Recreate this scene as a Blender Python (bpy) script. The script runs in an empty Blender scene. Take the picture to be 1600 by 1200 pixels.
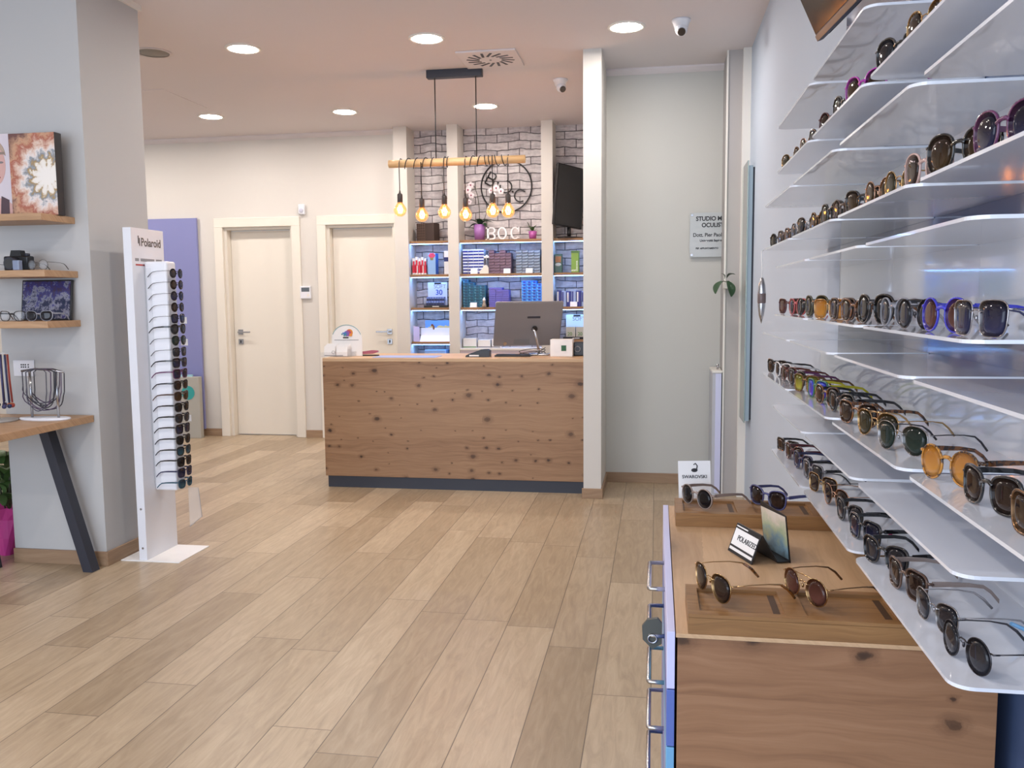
import bpy, bmesh, math, random
from mathutils import Vector, Matrix
random.seed(7)
sc = bpy.context.scene
COL = sc.collection
PI = math.pi
R = math.radians

# ------------------------------------------------------------------ materials
def lin(h):
    if isinstance(h, str):
        h = h.lstrip('#')
        v = [int(h[i:i + 2], 16) / 255 for i in (0, 2, 4)]
        return tuple(((c / 12.92) if c <= .04045 else ((c + .055) / 1.055) ** 2.4) for c in v) + (1,)
    return tuple(h) + ((1,) if len(h) == 3 else ())

MATS = {}
def mat(name, col='#cccccc', rough=.5, metal=0., spec=.5, coat=0., emit=None, es=0., alpha=1., bump=0., bscale=200.):
    if name in MATS: return MATS[name]
    m = bpy.data.materials.new(name); m.use_nodes = True
    b = m.node_tree.nodes['Principled BSDF']
    b.inputs['Base Color'].default_value = lin(col)
    b.inputs['Roughness'].default_value = rough
    b.inputs['Metallic'].default_value = metal
    b.inputs['Specular IOR Level'].default_value = spec
    b.inputs['Coat Weight'].default_value = coat
    b.inputs['Coat Roughness'].default_value = .03
    b.inputs['Alpha'].default_value = alpha
    if emit:
        b.inputs['Emission Color'].default_value = lin(emit); b.inputs['Emission Strength'].default_value = es
    nt = m.node_tree
    tc = nt.nodes.new('ShaderNodeTexCoord'); n = nt.nodes.new('ShaderNodeTexNoise')
    n.inputs['Scale'].default_value = bscale; nt.links.new(tc.outputs['Object'], n.inputs['Vector'])
    if bump > 0:
        bp = nt.nodes.new('ShaderNodeBump'); bp.inputs['Strength'].default_value = bump; bp.inputs['Distance'].default_value = .002
        nt.links.new(n.outputs['Fac'], bp.inputs['Height']); nt.links.new(bp.outputs['Normal'], b.inputs['Normal'])
    else:  # faint procedural roughness variation
        mr = nt.nodes.new('ShaderNodeMapRange'); mr.inputs['To Min'].default_value = max(0, rough - .02); mr.inputs['To Max'].default_value = rough + .02
        nt.links.new(n.outputs['Fac'], mr.inputs['Value']); nt.links.new(mr.outputs['Result'], b.inputs['Roughness'])
    MATS[name] = m
    return m

class NT:
    """tiny node helper"""
    def __init__(s, name):
        s.m = bpy.data.materials.new(name); s.m.use_nodes = True; s.t = s.m.node_tree
        s.b = s.t.nodes['Principled BSDF']; MATS[name] = s.m
    def n(s, typ, **kw):
        x = s.t.nodes.new(typ)
        for k, v in kw.items(): setattr(x, k, v)
        return x
    def put(s, sock, v):
        if hasattr(v, 'is_output') or isinstance(v, bpy.types.NodeSocket): s.t.links.new(v, sock)
        else: sock.default_value = v
    def math(s, op, a, b=0., c=0.):
        x = s.n('ShaderNodeMath', operation=op)
        for i, v in enumerate((a, b, c)): s.put(x.inputs[i], v)
        return x.outputs[0]
    def mix(s, f, a, b, mode='MIX'):
        x = s.n('ShaderNodeMix', data_type='RGBA', blend_type=mode)
        s.put(x.inputs[0], f); s.put(x.inputs[6], a); s.put(x.inputs[7], b)
        return x.outputs[2]
    def ramp(s, f, stops):
        x = s.n('ShaderNodeValToRGB'); e = x.color_ramp.elements
        while len(e) < len(stops): e.new(.5)
        for el, (p, c) in zip(e, stops): el.position = p; el.color = lin(c)
        s.put(x.inputs[0], f); return x.outputs[0]
    def pos(s, obj=False):
        return s.n('ShaderNodeTexCoord').outputs['Object'] if obj else s.n('ShaderNodeNewGeometry').outputs['Position']
    def sep(s, v):
        x = s.n('ShaderNodeSeparateXYZ'); s.put(x.inputs[0], v); return x.outputs
    def comb(s, a, b, c=0.):
        x = s.n('ShaderNodeCombineXYZ')
        for i, v in enumerate((a, b, c)): s.put(x.inputs[i], v)
        return x.outputs[0]
    def noise(s, v, scale, detail=3., rough=.5, dist=0.):
        x = s.n('ShaderNodeTexNoise'); s.put(x.inputs['Vector'], v); x.inputs['Scale'].default_value = scale
        x.inputs['Detail'].default_value = detail; x.inputs['Roughness'].default_value = rough; x.inputs['Distortion'].default_value = dist
        return x.outputs['Fac']
    def bump(s, h, strength=.3, dist=.003):
        x = s.n('ShaderNodeBump'); x.inputs['Strength'].default_value = strength; x.inputs['Distance'].default_value = dist
        s.put(x.inputs['Height'], h); s.t.links.new(x.outputs[0], s.b.inputs['Normal'])
    def out(s, col, rough=.5, spec=.5):
        s.put(s.b.inputs['Base Color'], col); s.put(s.b.inputs['Roughness'], rough); s.b.inputs['Specular IOR Level'].default_value = spec
        return s.m

def floor_mat():
    k = NT('oak_look_floor_tiles'); p = k.sep(k.pos()); W, L = .2, 1.2
    u = k.math('DIVIDE', k.math('ADD', p[0], .01), W); row = k.math('FLOOR', u); fu = k.math('FRACT', u)
    wn = k.n('ShaderNodeTexWhiteNoise', noise_dimensions='1D'); k.put(wn.inputs['W'], row)
    v = k.math('ADD', k.math('DIVIDE', p[1], L), k.math('MULTIPLY', wn.outputs['Value'], 3.7)); cell = k.math('FLOOR', v); fv = k.math('FRACT', v)
    w2 = k.n('ShaderNodeTexWhiteNoise', noise_dimensions='2D'); k.put(w2.inputs['Vector'], k.comb(row, cell))
    r2 = w2.outputs['Value']
    g = k.comb(k.math('ADD', k.math('MULTIPLY', p[0], 9.), k.math('MULTIPLY', r2, 40.)), k.math('MULTIPLY', p[1], 1.3), r2)
    gr = k.noise(g, 3.2, 8., .62, 1.2)
    fine = k.noise(k.comb(k.math('MULTIPLY', p[0], 60.), k.math('MULTIPLY', p[1], 3.), r2), 2.5, 3.)
    c = k.ramp(gr, [(.25, '#a59580'), (.5, '#baaa93'), (.75, '#cbbda7')])
    c = k.mix(k.math('MULTIPLY', fine, .28), c, lin('#a08f7c'))
    tint = k.ramp(r2, [(0., '#d6cdc0'), (.5, '#ebe4da'), (1., '#fffaf2')])
    c = k.mix(1., c, tint, 'MULTIPLY')
    e1 = k.math('LESS_THAN', k.math('MINIMUM', fu, k.math('SUBTRACT', 1., fu)), .0085)
    e2 = k.math('LESS_THAN', k.math('MINIMUM', fv, k.math('SUBTRACT', 1., fv)), .0013)
    e = k.math('MAXIMUM', e1, e2)
    c = k.mix(k.math('MULTIPLY', e, .85), c, lin('#55483c'))
    k.bump(k.math('SUBTRACT', k.math('MULTIPLY', fine, .15), e), .25, .0015)
    return k.out(c, .34, .45)

def wood_mat(name, axis, dark, mid, light, knots=.0, boards=0., seed=0., across='z', rough=.45):
    """axis: grain direction; across: the direction across the boards"""
    k = NT(name); P = k.sep(k.pos(obj=True)); ax = {'x': 0, 'y': 1, 'z': 2}
    a = P[ax[axis]]; c = P[ax[across]]; d = P[[i for i in range(3) if i not in (ax[axis], ax[across])][0]]
    a2 = k.math('ADD', a, seed); c2 = k.math('ADD', c, d)
    warp = k.noise(k.comb(k.math('MULTIPLY', a2, 2.2), k.math('MULTIPLY', c2, 5.)), 1.6, 2.)
    if boards:
        bi = k.math('FLOOR', k.math('DIVIDE', c2, boards))
        wn = k.n('ShaderNodeTexWhiteNoise', noise_dimensions='1D'); k.put(wn.inputs['W'], bi); br = wn.outputs['Value']
    else: br = 0.5
    v = k.comb(k.math('ADD', k.math('MULTIPLY', a2, 1.6), k.math('MULTIPLY', br, 9.)), k.math('ADD', k.math('MULTIPLY', c2, 34.), k.math('MULTIPLY', warp, 2.4)), seed)
    g = k.noise(v, 1.6, 6., .62, .5)
    col = k.ramp(g, [(.2, dark), (.5, mid), (.8, light)])
    fine = k.noise(k.comb(k.math('MULTIPLY', a2, 7.), k.math('MULTIPLY', c2, 190.), 0.), 1.5, 2.)
    col = k.mix(k.math('MULTIPLY', fine, .3), col, lin(dark))
    if boards: col = k.mix(k.math('MULTIPLY', br, .35), col, lin(light))
    if knots:
        vo = k.n('ShaderNodeTexVoronoi', voronoi_dimensions='2D', feature='F1')
        wx = k.noise(k.comb(a2, c2, 3.), 34., 4., .65)
        k.put(vo.inputs['Vector'], k.comb(k.math('ADD', a2, k.math('MULTIPLY', wx, .035)), k.math('MULTIPLY', k.math('ADD', c2, k.math('MULTIPLY', k.noise(k.comb(a2, c2, 9.), 40., 3.), .012)), 1.35)))
        vo.inputs['Scale'].default_value = knots
        rnd = k.sep(vo.outputs['Color'])
        on = k.math('GREATER_THAN', rnd[0], .42)
        size = k.math('ADD', .035, k.math('MULTIPLY', k.math('MULTIPLY', rnd[1], rnd[1]), .17))
        t = k.math('DIVIDE', vo.outputs['Distance'], size)
        core = k.math('MULTIPLY', on, k.math('SUBTRACT', 1., k.math('MINIMUM', t, 1.)))
        halo = k.math('MULTIPLY', on, k.math('SUBTRACT', 1., k.math('MINIMUM', k.math('MULTIPLY', t, .42), 1.)))
        ring = k.math('MULTIPLY', halo, k.math('ABSOLUTE', k.math('SINE', k.math('MULTIPLY', t, 7.))))
        col = k.mix(k.math('MULTIPLY', ring, .45), col, lin(dark))
        col = k.mix(k.math('MULTIPLY', halo, .6), col, lin('#5d3f2a'))
        col = k.mix(k.math('MINIMUM', k.math('MULTIPLY', core, 1.5), k.math('ADD', .35, k.math('MULTIPLY', rnd[2], .5))), col, lin('#2c1d14'))
    k.bump(k.math('ADD', g, fine), .12, .001)
    return k.out(col, rough, .4)

def brick_mat():
    k = NT('whitewashed_brick'); P = k.sep(k.pos())
    w = k.noise(k.pos(), 3.5, 3.); wz = k.math('ADD', P[2], k.math('MULTIPLY', k.math('SUBTRACT', w, .5), .085))
    v = k.comb(P[0], wz)
    b = k.n('ShaderNodeTexBrick'); k.put(b.inputs['Vector'], v)
    b.inputs['Color1'].default_value = (1, 1, 1, 1); b.inputs['Color2'].default_value = (.0, .0, .0, 1); b.inputs['Mortar'].default_value = (.5, .5, .5, 1)
    b.inputs['Scale'].default_value = 1.; b.inputs['Mortar Size'].default_value = .0045; b.inputs['Mortar Smooth'].default_value = .5
    b.inputs['Brick Width'].default_value = .215; b.inputs['Row Height'].default_value = .073; b.offset = .5; b.squash = 1.
    n1 = k.noise(k.pos(), 26., 6., .65); n2 = k.noise(k.comb(k.math('MULTIPLY', P[0], 5.), k.math('MULTIPLY', P[2], 22.)), 1.6, 4.)
    tone = k.sep(b.outputs['Color'])[0]
    f = k.math('ADD', k.math('MULTIPLY', n1, .45), k.math('ADD', k.math('MULTIPLY', n2, .45), k.math('MULTIPLY', tone, .14)))
    c = k.ramp(f, [(.25, '#8d8889'), (.45, '#b8b2b4'), (.65, '#dbd6d5')])
    c = k.mix(k.math('MULTIPLY', b.outputs['Fac'], .85), c, lin('#4a474b'))
    h = k.math('SUBTRACT', k.math('MULTIPLY', n1, .5), k.math('MULTIPLY', b.outputs['Fac'], 1.2))
    k.bump(h, .8, .012)
    return k.out(c, .8, .2)

def paint(name, col, rough=.75):
    k = NT(name); n = k.noise(k.pos(), 1.3, 3.); n2 = k.noise(k.pos(), 420., 2.)
    c = k.mix(k.math('MULTIPLY', n, .06), lin(col), lin('#8d8a86'))
    k.bump(n2, .06, .001)
    return k.out(c, rough, .3)

def lens_mat(name, top, bot, rough=.03, alpha=.985, metal=0.):
    k = NT(name); z = k.sep(k.pos(obj=True))[2]
    f = k.n('ShaderNodeMapRange'); k.put(f.inputs['Value'], z); f.inputs['From Min'].default_value = .006; f.inputs['From Max'].default_value = .042
    c = k.mix(f.outputs['Result'], lin(bot), lin(top))
    k.b.inputs['Metallic'].default_value = metal; k.b.inputs['Alpha'].default_value = alpha; k.b.inputs['Coat Weight'].default_value = .1
    k.b.inputs['Coat Roughness'].default_value = .02
    return k.out(c, rough, .28)

def tortoise(name, a, b, rough=.18):
    k = NT(name); n = k.noise(k.pos(obj=True), 90., 2., .5, .6)
    c = k.ramp(n, [(.42, a), (.56, b)]); k.b.inputs['Coat Weight'].default_value = .5
    return k.out(c, rough, .5)

M_floor = floor_mat()
M_wall = paint('warm_white_wall_paint', '#d6d2cb')
M_cool = paint('pale_grey_wall_paint', '#cfd2d6')
M_right = paint('pale_blue_grey_wall_paint', '#bcc7d6')
M_ceil = paint('ceiling_paint', '#e0d9d9')
M_brick = brick_mat()
M_white = mat('white_lacquer', '#e6e2da', .4)
M_door = mat('door_lacquer', '#e4ded2', .45)
M_skirt = wood_mat('skirting_oak', 'x', '#8a6f58', '#a08468', '#b39a7f', 0, 0, .3)
M_skirty = wood_mat('skirting_oak_side', 'y', '#8a6f58', '#a08468', '#b39a7f', 0, 0, .3)
M_counter = wood_mat('knotty_oak_front', 'x', '#76563c', '#987557', '#ac8a69', 8.5, .19, 1.7)
M_oaktop = wood_mat('oak_top', 'x', '#a98765', '#c2a07c', '#d0b290', 0, .3, 4.1, across='y')
M_cabtop = wood_mat('oak_cabinet_top', 'y', '#a78460', '#c4a07a', '#d2b18c', 1.6, .24, 2.2, across='x')
M_cabside = wood_mat('oak_cabinet_side', 'x', '#75523a', '#946c4d', '#a88060', 6.5, .2, 3.3)
M_tray = wood_mat('tray_oak', 'x', '#6f4f2f', '#926a40', '#aa8152', 0, 0, 5.7, across='y')
M_shelfwood = wood_mat('shelf_oak', 'x', '#99785a', '#b6926f', '#c8a784', 0, 0, 6.1, across='y')
M_nichewood = wood_mat('niche_shelf_oak', 'x', '#7d5c40', '#a07a54', '#b48d66', 0, 0, 7.9, across='y')
M_beam = wood_mat('beam_wood', 'x', '#c49a66', '#d8b384', '#e4c59a', 0, 0, 8.2)
M_acryl = mat('white_acrylic', '#e0e5ee', .07, 0, .5, .5)
M_steel = mat('white_steel', '#e2e4ea', .35)
M_bluepanel = mat('slate_blue_gloss_panel', '#56688f', .06, 0, .5, .6)
M_lilacpanel = mat('periwinkle_panel', '#8387b8', .4)
M_black = mat('black_plastic', '#17171a', .35)
M_char = mat('charcoal_metal', '#2b2d38', .45)
M_plinth = mat('slate_plinth', '#353944', .5)
M_chrome = mat('brushed_chrome', '#b8b8ba', .25, 1.)
M_silver = mat('silver_plastic', '#8b8a8c', .35, .6)
M_paper = mat('white_paper', '#ecebea', .6)
M_ink = mat('dark_ink', '#2a2a2e', .6)
M_greyink = mat('grey_ink', '#8a8a8e', .6)
M_gold = mat('gold_metal', '#c9a05e', .22, 1.)
M_clear = mat('clear_acrylic', '#e8ecf0', .05, 0, .5, 0, alpha=.22)
M_leaf = mat('dark_leaf', '#2e4a30', .4)
M_leaf2 = mat('mid_leaf', '#4c6b3a', .45)
M_stem = mat('stem', '#4a4a38', .6)

def emis(name, col, s):
    if name in MATS: return MATS[name]
    k = NT(name); k.put(k.b.inputs['Base Color'], lin(col)); k.b.inputs['Emission Color'].default_value = lin(col); k.b.inputs['Emission Strength'].default_value = s
    return k.m
M_led = emis('downlight_glow', '#fff5ee', 165.)
M_strip = emis('cool_led_strip', '#74aeff', 15.)
M_fil = emis('filament_glow', '#ffb464', 80.)

# ------------------------------------------------------------------ mesh helpers
class MB:
    def __init__(s): s.bm = bmesh.new(); s.mi = 0
    def _fin(s, faces, smooth=False):
        for f in faces: f.material_index = s.mi; f.smooth = smooth
    def box(s, x0, y0, z0, x1, y1, z1, b=0., rot=None, seg=2):
        c = Vector(((x0 + x1) / 2, (y0 + y1) / 2, (z0 + z1) / 2))
        m = Matrix.Translation(c) @ (rot.to_4x4() if rot is not None else Matrix()) @ Matrix.Diagonal((abs(x1 - x0), abs(y1 - y0), abs(z1 - z0), 1))
        old = set(s.bm.faces)
        r = bmesh.ops.create_cube(s.bm, size=1., matrix=m)
        if b > 0:
            ed = list({e for v in r['verts'] for e in v.link_edges})
            bmesh.ops.bevel(s.bm, geom=ed, offset=b, segments=seg, affect='EDGES', profile=.5)
        s._fin([f for f in s.bm.faces if f not in old]); return s
    def cyl(s, p0, p1, r0, r1=None, n=16, cap=True):
        p0, p1 = Vector(p0), Vector(p1); r1 = r0 if r1 is None else r1
        d = p1 - p0; q = d.to_track_quat('Z', 'Y').to_matrix()
        rings = []
        for p, r in ((p0, r0), (p1, r1)):
            rings.append([s.bm.verts.new(p + q @ Vector((r * math.cos(2 * PI * i / n), r * math.sin(2 * PI * i / n), 0))) for i in range(n)])
        fs = [s.bm.faces.new((rings[0][i], rings[0][(i + 1) % n], rings[1][(i + 1) % n], rings[1][i])) for i in range(n)]
        s._fin(fs, True)
        if cap: s._fin([s.bm.faces.new(rings[0][::-1]), s.bm.faces.new(rings[1])])
        return s
    def tube(s, pts, r, n=8, closed=False):
        pts = [Vector(p) for p in pts]; N = len(pts); rings = []
        rr = r if isinstance(r, (list, tuple)) else [r] * N
        up = Vector((0, 0, 1)); pu = None
        for i, p in enumerate(pts):
            a = pts[(i - 1) % N] if (closed or i > 0) else p; b = pts[(i + 1) % N] if (closed or i < N - 1) else p
            d = (b - a).normalized()
            if pu is None: pu = (up if abs(d.z) < .95 else Vector((1, 0, 0)))
            u = (pu - d * pu.dot(d))
            if u.length < 1e-5: u = d.orthogonal()
            u.normalize(); pu = u; w = d.cross(u)
            rings.append([s.bm.verts.new(p + (u * math.cos(2 * PI * j / n) + w * math.sin(2 * PI * j / n)) * rr[i]) for j in range(n)])
        fs = []
        for i in range(N if closed else N - 1):
            A, B = rings[i], rings[(i + 1) % N]
            for j in range(n): fs.append(s.bm.faces.new((A[j], A[(j + 1) % n], B[(j + 1) % n], B[j])))
        s._fin(fs, True)
        if not closed: s._fin([s.bm.faces.new(rings[0][::-1]), s.bm.faces.new(rings[-1])])
        return s
    def lathe(s, prof, n=24, center=(0, 0, 0)):
        c = Vector(center); rings = []
        for r, z in prof:
            rings.append([s.bm.verts.new(c + Vector((r * math.cos(2 * PI * i / n), r * math.sin(2 * PI * i / n), z))) for i in range(n)] if r > 1e-6 else [s.bm.verts.new(c + Vector((0, 0, z)))])
        fs = []
        for A, B in zip(rings, rings[1:]):
            for i in range(n):
                j = (i + 1) % n
                q = [A[i % len(A)], A[j % len(A)], B[j % len(B)], B[i % len(B)]]
                q2 = [v for k, v in enumerate(q) if v not in q[:k]]
                if len(q2) > 2: fs.append(s.bm.faces.new(q2))
        s._fin(fs, True); return s
    def prism(s, poly, d0, d1, axis='y', smooth=False):
        """poly: list of (u,v); axis y -> (x,z), axis x -> (y,z), axis z -> (x,y)"""
        def P(u, v, d): return {'y': (u, d, v), 'x': (d, u, v), 'z': (u, v, d)}[axis]
        A = [s.bm.verts.new(P(u, v, d0)) for u, v in poly]; B = [s.bm.verts.new(P(u, v, d1)) for u, v in poly]; n = len(poly)
        fs = [s.bm.faces.new((A[i], A[(i + 1) % n], B[(i + 1) % n], B[i])) for i in range(n)]; s._fin(fs, smooth)
        s._fin([s.bm.faces.new(A[::-1]), s.bm.faces.new(B)]); return s
    def sphere(s, c, r, sx=1, sy=1, sz=1, seg=16, rot=None):
        m = Matrix.Translation(Vector(c)) @ (rot.to_4x4() if rot is not None else Matrix()) @ Matrix.Diagonal((r * sx, r * sy, r * sz, 1))
        old = set(s.bm.faces); bmesh.ops.create_uvsphere(s.bm, u_segments=seg, v_segments=seg // 2 + 2, radius=1, matrix=m)
        s._fin([f for f in s.bm.faces if f not in old], True); return s
    def mesh(s, name, mats):
        bmesh.ops.recalc_face_normals(s.bm, faces=s.bm.faces[:])
        me = bpy.data.meshes.new(name); s.bm.to_mesh(me); s.bm.free()
        for m in (mats if isinstance(mats, (list, tuple)) else [mats]): me.materials.append(m)
        return me
    def build(s, name, mats, parent=None, loc=(0, 0, 0), rot=(0, 0, 0)):
        return link(name, s.mesh(name, mats), parent, loc, rot)

def link(name, me, parent=None, loc=(0, 0, 0), rot=(0, 0, 0), m=None):
    o = bpy.data.objects.new(name, me); COL.objects.link(o)
    o.location = loc; o.rotation_euler = rot
    if parent: o.parent = parent
    if m is not None:
        o.material_slots[0].link = 'OBJECT'; o.material_slots[0].material = m
    return o
def tag(o, label, cat, group=None, kind=None):
    o['label'] = label; o['category'] = cat
    if group: o['group'] = group
    if kind: o['kind'] = kind
    return o
def thing(name, label, cat, loc=(0, 0, 0), rz=0., group=None):
    o = bpy.data.objects.new(name, None); COL.objects.link(o); o.location = loc; o.rotation_euler = (0, 0, rz); o.empty_display_size = .05
    return tag(o, label, cat, group)
def struct(o): o['kind'] = 'structure'; return o
def dup(root, loc, label=None, rz=None):
    r = root.copy(); COL.objects.link(r); r.location = loc
    if rz is not None: r.rotation_euler = (0, 0, rz)
    if label: r['label'] = label
    for ch in list(root.children):
        c = ch.copy(); COL.objects.link(c); c.parent = r
        for g in list(ch.children):
            d = g.copy(); COL.objects.link(d); d.parent = c
    return r
def text(body, size, loc, rot, m, parent=None, name='lettering', align='LEFT', ext=.0004, sx=1., off=0.):
    cu = bpy.data.curves.new(name, 'FONT'); cu.body = body; cu.size = size; cu.align_x = align; cu.extrude = ext; cu.offset = off
    tmp = bpy.data.objects.new('tmp', cu); COL.objects.link(tmp)
    bpy.context.view_layer.update()
    me = bpy.data.meshes.new_from_object(tmp.evaluated_get(bpy.context.evaluated_depsgraph_get()))
    bpy.data.objects.remove(tmp); me.materials.clear(); me.materials.append(m)
    o = link(name, me, parent, loc, rot); o.scale = (sx, 1, 1); return o
ORD = ['first', 'second', 'third', 'fourth', 'fifth', 'sixth', 'seventh', 'eighth', 'ninth', 'tenth', 'eleventh', 'twelfth', 'thirteenth', 'fourteenth', 'fifteenth', 'sixteenth', 'seventeenth', 'eighteenth', 'nineteenth', 'twentieth']
def sbox(name, m, *b, bev=0.):
    return struct(MB().box(*b, b=bev).build(name, m))

# ------------------------------------------------------------------ the setting
CE = 2.98
sbox('floor', M_floor, -7.4, -2.6, -.1, 1.2, 8.6, 0)
sbox('ceiling', M_ceil, -7.4, -2.6, CE, 1.2, 8.6, CE + .1)
# back wall with two door openings
D1, D2 = (-4.275, -3.55), (-3.195, -2.50)
b = MB()
for x0, x1 in ((-7.3, D1[0] - .09), (D1[1] + .09, D2[0] - .09), (D2[1] + .05, -2.38)): b.box(x0, 8.14, 0, x1, 8.3, CE)
b.box(D1[0] - .09, 8.14, 2.11, D1[1] + .09, 8.3, CE); b.box(D2[0] - .09, 8.14, 2.11, D2[1] + .05, 8.3, CE)
struct(b.build('wall_back', M_wall))
sbox('wall_left', M_wall, -7.4, -2.6, 0, -7.3, 8.3, CE)
sbox('wall_brick', M_brick, -2.45, 8.25, 0, -.48, 8.33, CE)
sbox('wall_right', M_right, .6, -2.6, 0, .75, 6.03, CE)
sbox('wall_recess', paint('recess_shade_paint', '#c6c6c0'), -.365, 6.38, 0, .9, 6.5, CE)  # the recess's lack of light is put into its darker wall colour
sbox('wall_partition', M_wall, -.485, 5.82, 0, -.365, 8.33, CE)
sbox('wall_column', paint('column_shade_paint', '#b3afad'), .452, 6.03, 0, .75, 6.38, CE)  # base colour greyed to stand in for the shadow on the column
sbox('trim_corner', M_white, .548, 5.985, 0, .6, 6.03, CE)
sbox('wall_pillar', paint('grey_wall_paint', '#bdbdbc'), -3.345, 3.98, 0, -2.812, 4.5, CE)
sbox('trim_pillar', M_white, -3.36, 3.965, CE - .03, -2.797, 4.515, CE)
for i, (x0, x1) in enumerate(((-2.45, -2.32), (-1.935, -1.833), (-1.051, -.945))):
    sbox('wall_niche_post', M_wall, x0, 7.99, 0, x1, 8.25, CE)
sbox('trim_column', M_white, .446, 6.02, 0, .458, 6.045, CE)
# crown mouldings
def crown(name, poly, m, a0, a1, axis):
    return struct(MB().prism(poly, a0, a1, axis).build(name, m))
crown('trim_crown_back', [(8.14, CE), (8.105, CE), (8.105, CE - .012), (8.125, CE - .03), (8.14, CE - .04)], M_ceil, -7.3, -2.45, 'x')
crown('trim_crown_recess', [(6.38, CE), (6.345, CE), (6.345, CE - .012), (6.365, CE - .03), (6.38, CE - .04)], M_ceil, -.365, .452, 'x')
# skirting
def skirt(name, m, *b): return sbox(name, m, *b, bev=.002)
skirt('baseboard_back', M_skirt, -7.3, 8.126, 0, D1[0] - .09, 8.14, .075)
skirt('baseboard_back_middle', M_skirt, D1[1] + .09, 8.126, 0, D2[0] - .09, 8.14, .075)
skirt('baseboard_recess', M_skirt, -.365, 6.366, 0, .452, 6.38, .075)
skirt('baseboard_partition', M_skirt, -.495, 5.808, 0, -.355, 5.82, .07)
skirt('baseboard_partition_side', M_skirty, -.365, 5.81, 0, -.353, 6.37, .07)
skirt('baseboard_pillar', M_skirt, -3.345, 3.966, 0, -2.8, 3.98, .075)
skirt('baseboard_pillar_side', M_skirty, -2.812, 3.966, 0, -2.798, 4.5, .075)

def make_door(name, x0, x1, hinge_right, xr):
    r = bpy.data.objects.new(name, None); COL.objects.link(r); r.location = ((x0 + x1) / 2, 8.14, 0); struct(r)
    w = (x1 - x0) / 2
    f = MB()
    for s in (-1, 1):
        wd = .09 if (s < 0 or xr) else .05
        a, c = sorted((s * w, s * (w + wd))); f.box(a, -.018, 0, c, .13, 2.1, b=.003)
        a, c = sorted((s * (w - .028), s * w)); f.box(a, .02, 0, c, .129, 2.074)
    f.box(-w - .09, -.018, 2.1005, w + (.09 if xr else .05), .13, 2.19, b=.003)
    f.box(-w, .02, 2.075, w, .129, 2.1)
    f.build('door_frame', M_door, r)
    leaf = MB().box(-w + .03, .1, .006, w - .03, .14, 2.07, b=.003).build('door_leaf', M_door, r)
    s = 1 if hinge_right else -1
    hx = -s * (w - .1)
    h = MB(); h.box(hx - .026, .09, 1.03, hx + .026, .1, 1.082, b=.002); h.cyl((hx, .1, 1.056), (hx, .045, 1.056), .009); h.box(*sorted((hx - s * .008, hx + s * .125))[:1], .037, 1.048, sorted((hx - s * .008, hx + s * .125))[1], .053, 1.064, b=.003)
    h.build('door_handle', M_chrome, r)
    k = MB(); k.box(hx - .026, .09, .932, hx + .026, .1, .984, b=.002); k.mi = 1; k.box(hx - .006, .088, .945, hx + .006, .0905, .972); k.build('keyhole_plate', [M_chrome, M_black], r)
make_door('door_1', D1[0], D1[1], True, True)
make_door('door_2', D2[0], D2[1], False, False)
bpy.data.objects['door_1'].location.z = bpy.data.objects['door_2'].location.z = 0

# ------------------------------------------------------------------ ceiling fittings
def downlight(x, y, label):
    t = thing('ceiling_light', label, 'ceiling light', (x, y, CE), 0, 'round recessed ceiling lights')
    MB().lathe([(.088, -.001), (.09, -.006), (.108, -.008), (.114, -.004), (.114, 0)], 32).build('trim_ring', M_white, t)
    MB().lathe([(0, -.004), (.089, -.004), (.089, -.0015), (0, -.0015)], 32).build('diffuser', M_led, t)
    return t
LP = [(-2.63, 5.37, 'lit round downlight above the white display tower, left one of the front ceiling row'),
      (-1.42, 5.39, 'lit round downlight in the middle of the front ceiling row, before the air vent'),
      (-.19, 5.40, 'lit round downlight beside the white partition, near the dome camera'),
      (-3.86, 7.22, 'lit round downlight at the back left, nearest the left door'),
      (-2.655, 7.28, 'lit round downlight at the back between the two white doors'),
      (-1.43, 7.31, 'lit round downlight behind the hanging lamp cords, above the brick niche')]
for x, y, l in LP: downlight(x, y, l)
k = 0
for y, xs in ((3.45, (-1.42,)), (1.5, (-2.63, -1.42)), (-.45, (-2.63, -1.42))):
    for x in xs:
        downlight(x, y, 'lit round downlight of the rows over the shop floor, above the camera'); k += 1
for x, y in ((-5.1, 7.2), (-5.1, 5.4), (-6.3, 6.3), (.1, 5.95)):
    if x > 0: continue
    downlight(x, y, 'lit round downlight in the part of the shop behind the pillar')
t = thing('ceiling_speaker', 'grey round grille set in the ceiling right beside the pillar', 'speaker', (-3.24, 5.34, CE))
MB().lathe([(.1, 0), (.116, 0), (.116, -.006), (.1, -.006)], 32).build('rim', M_ceil, t)
MB().lathe([(0, -.003), (.1, -.004), (.1, 0)], 32).build('grille', mat('grille_grey', '#9c9890', .7, bump=.8, bscale=900.), t)
struct(MB().box(-4.6, 6.24, CE - .004, -3.72, 6.9, CE + .001, b=.002).build('trim_hatch', M_ceil))

# swirl diffuser
t = thing('air_vent', 'square white swirl air vent with dark radial slots in the ceiling', 'vent', (-1.115, 5.903, CE))
MB().box(-.2, -.2, -.012, .2, .2, 0, b=.003).build('plate', M_ceil, t)
vb = MB()
for i in range(16):
    a = 2 * PI * i / 16 + .1
    vb.box(-.045, -.0085, -.0135, .045, .0085, -.0118, rot=Matrix.Rotation(a + .35, 3, 'Z'))
    bmesh.ops.translate(vb.bm, verts=vb.bm.verts[-8:], vec=(.118 * math.cos(a), .118 * math.sin(a), 0))
vb.build('slots', M_black, t)
MB().cyl((0, 0, -.015), (0, 0, -.012), .008).build('screw', M_chrome, t)

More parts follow.
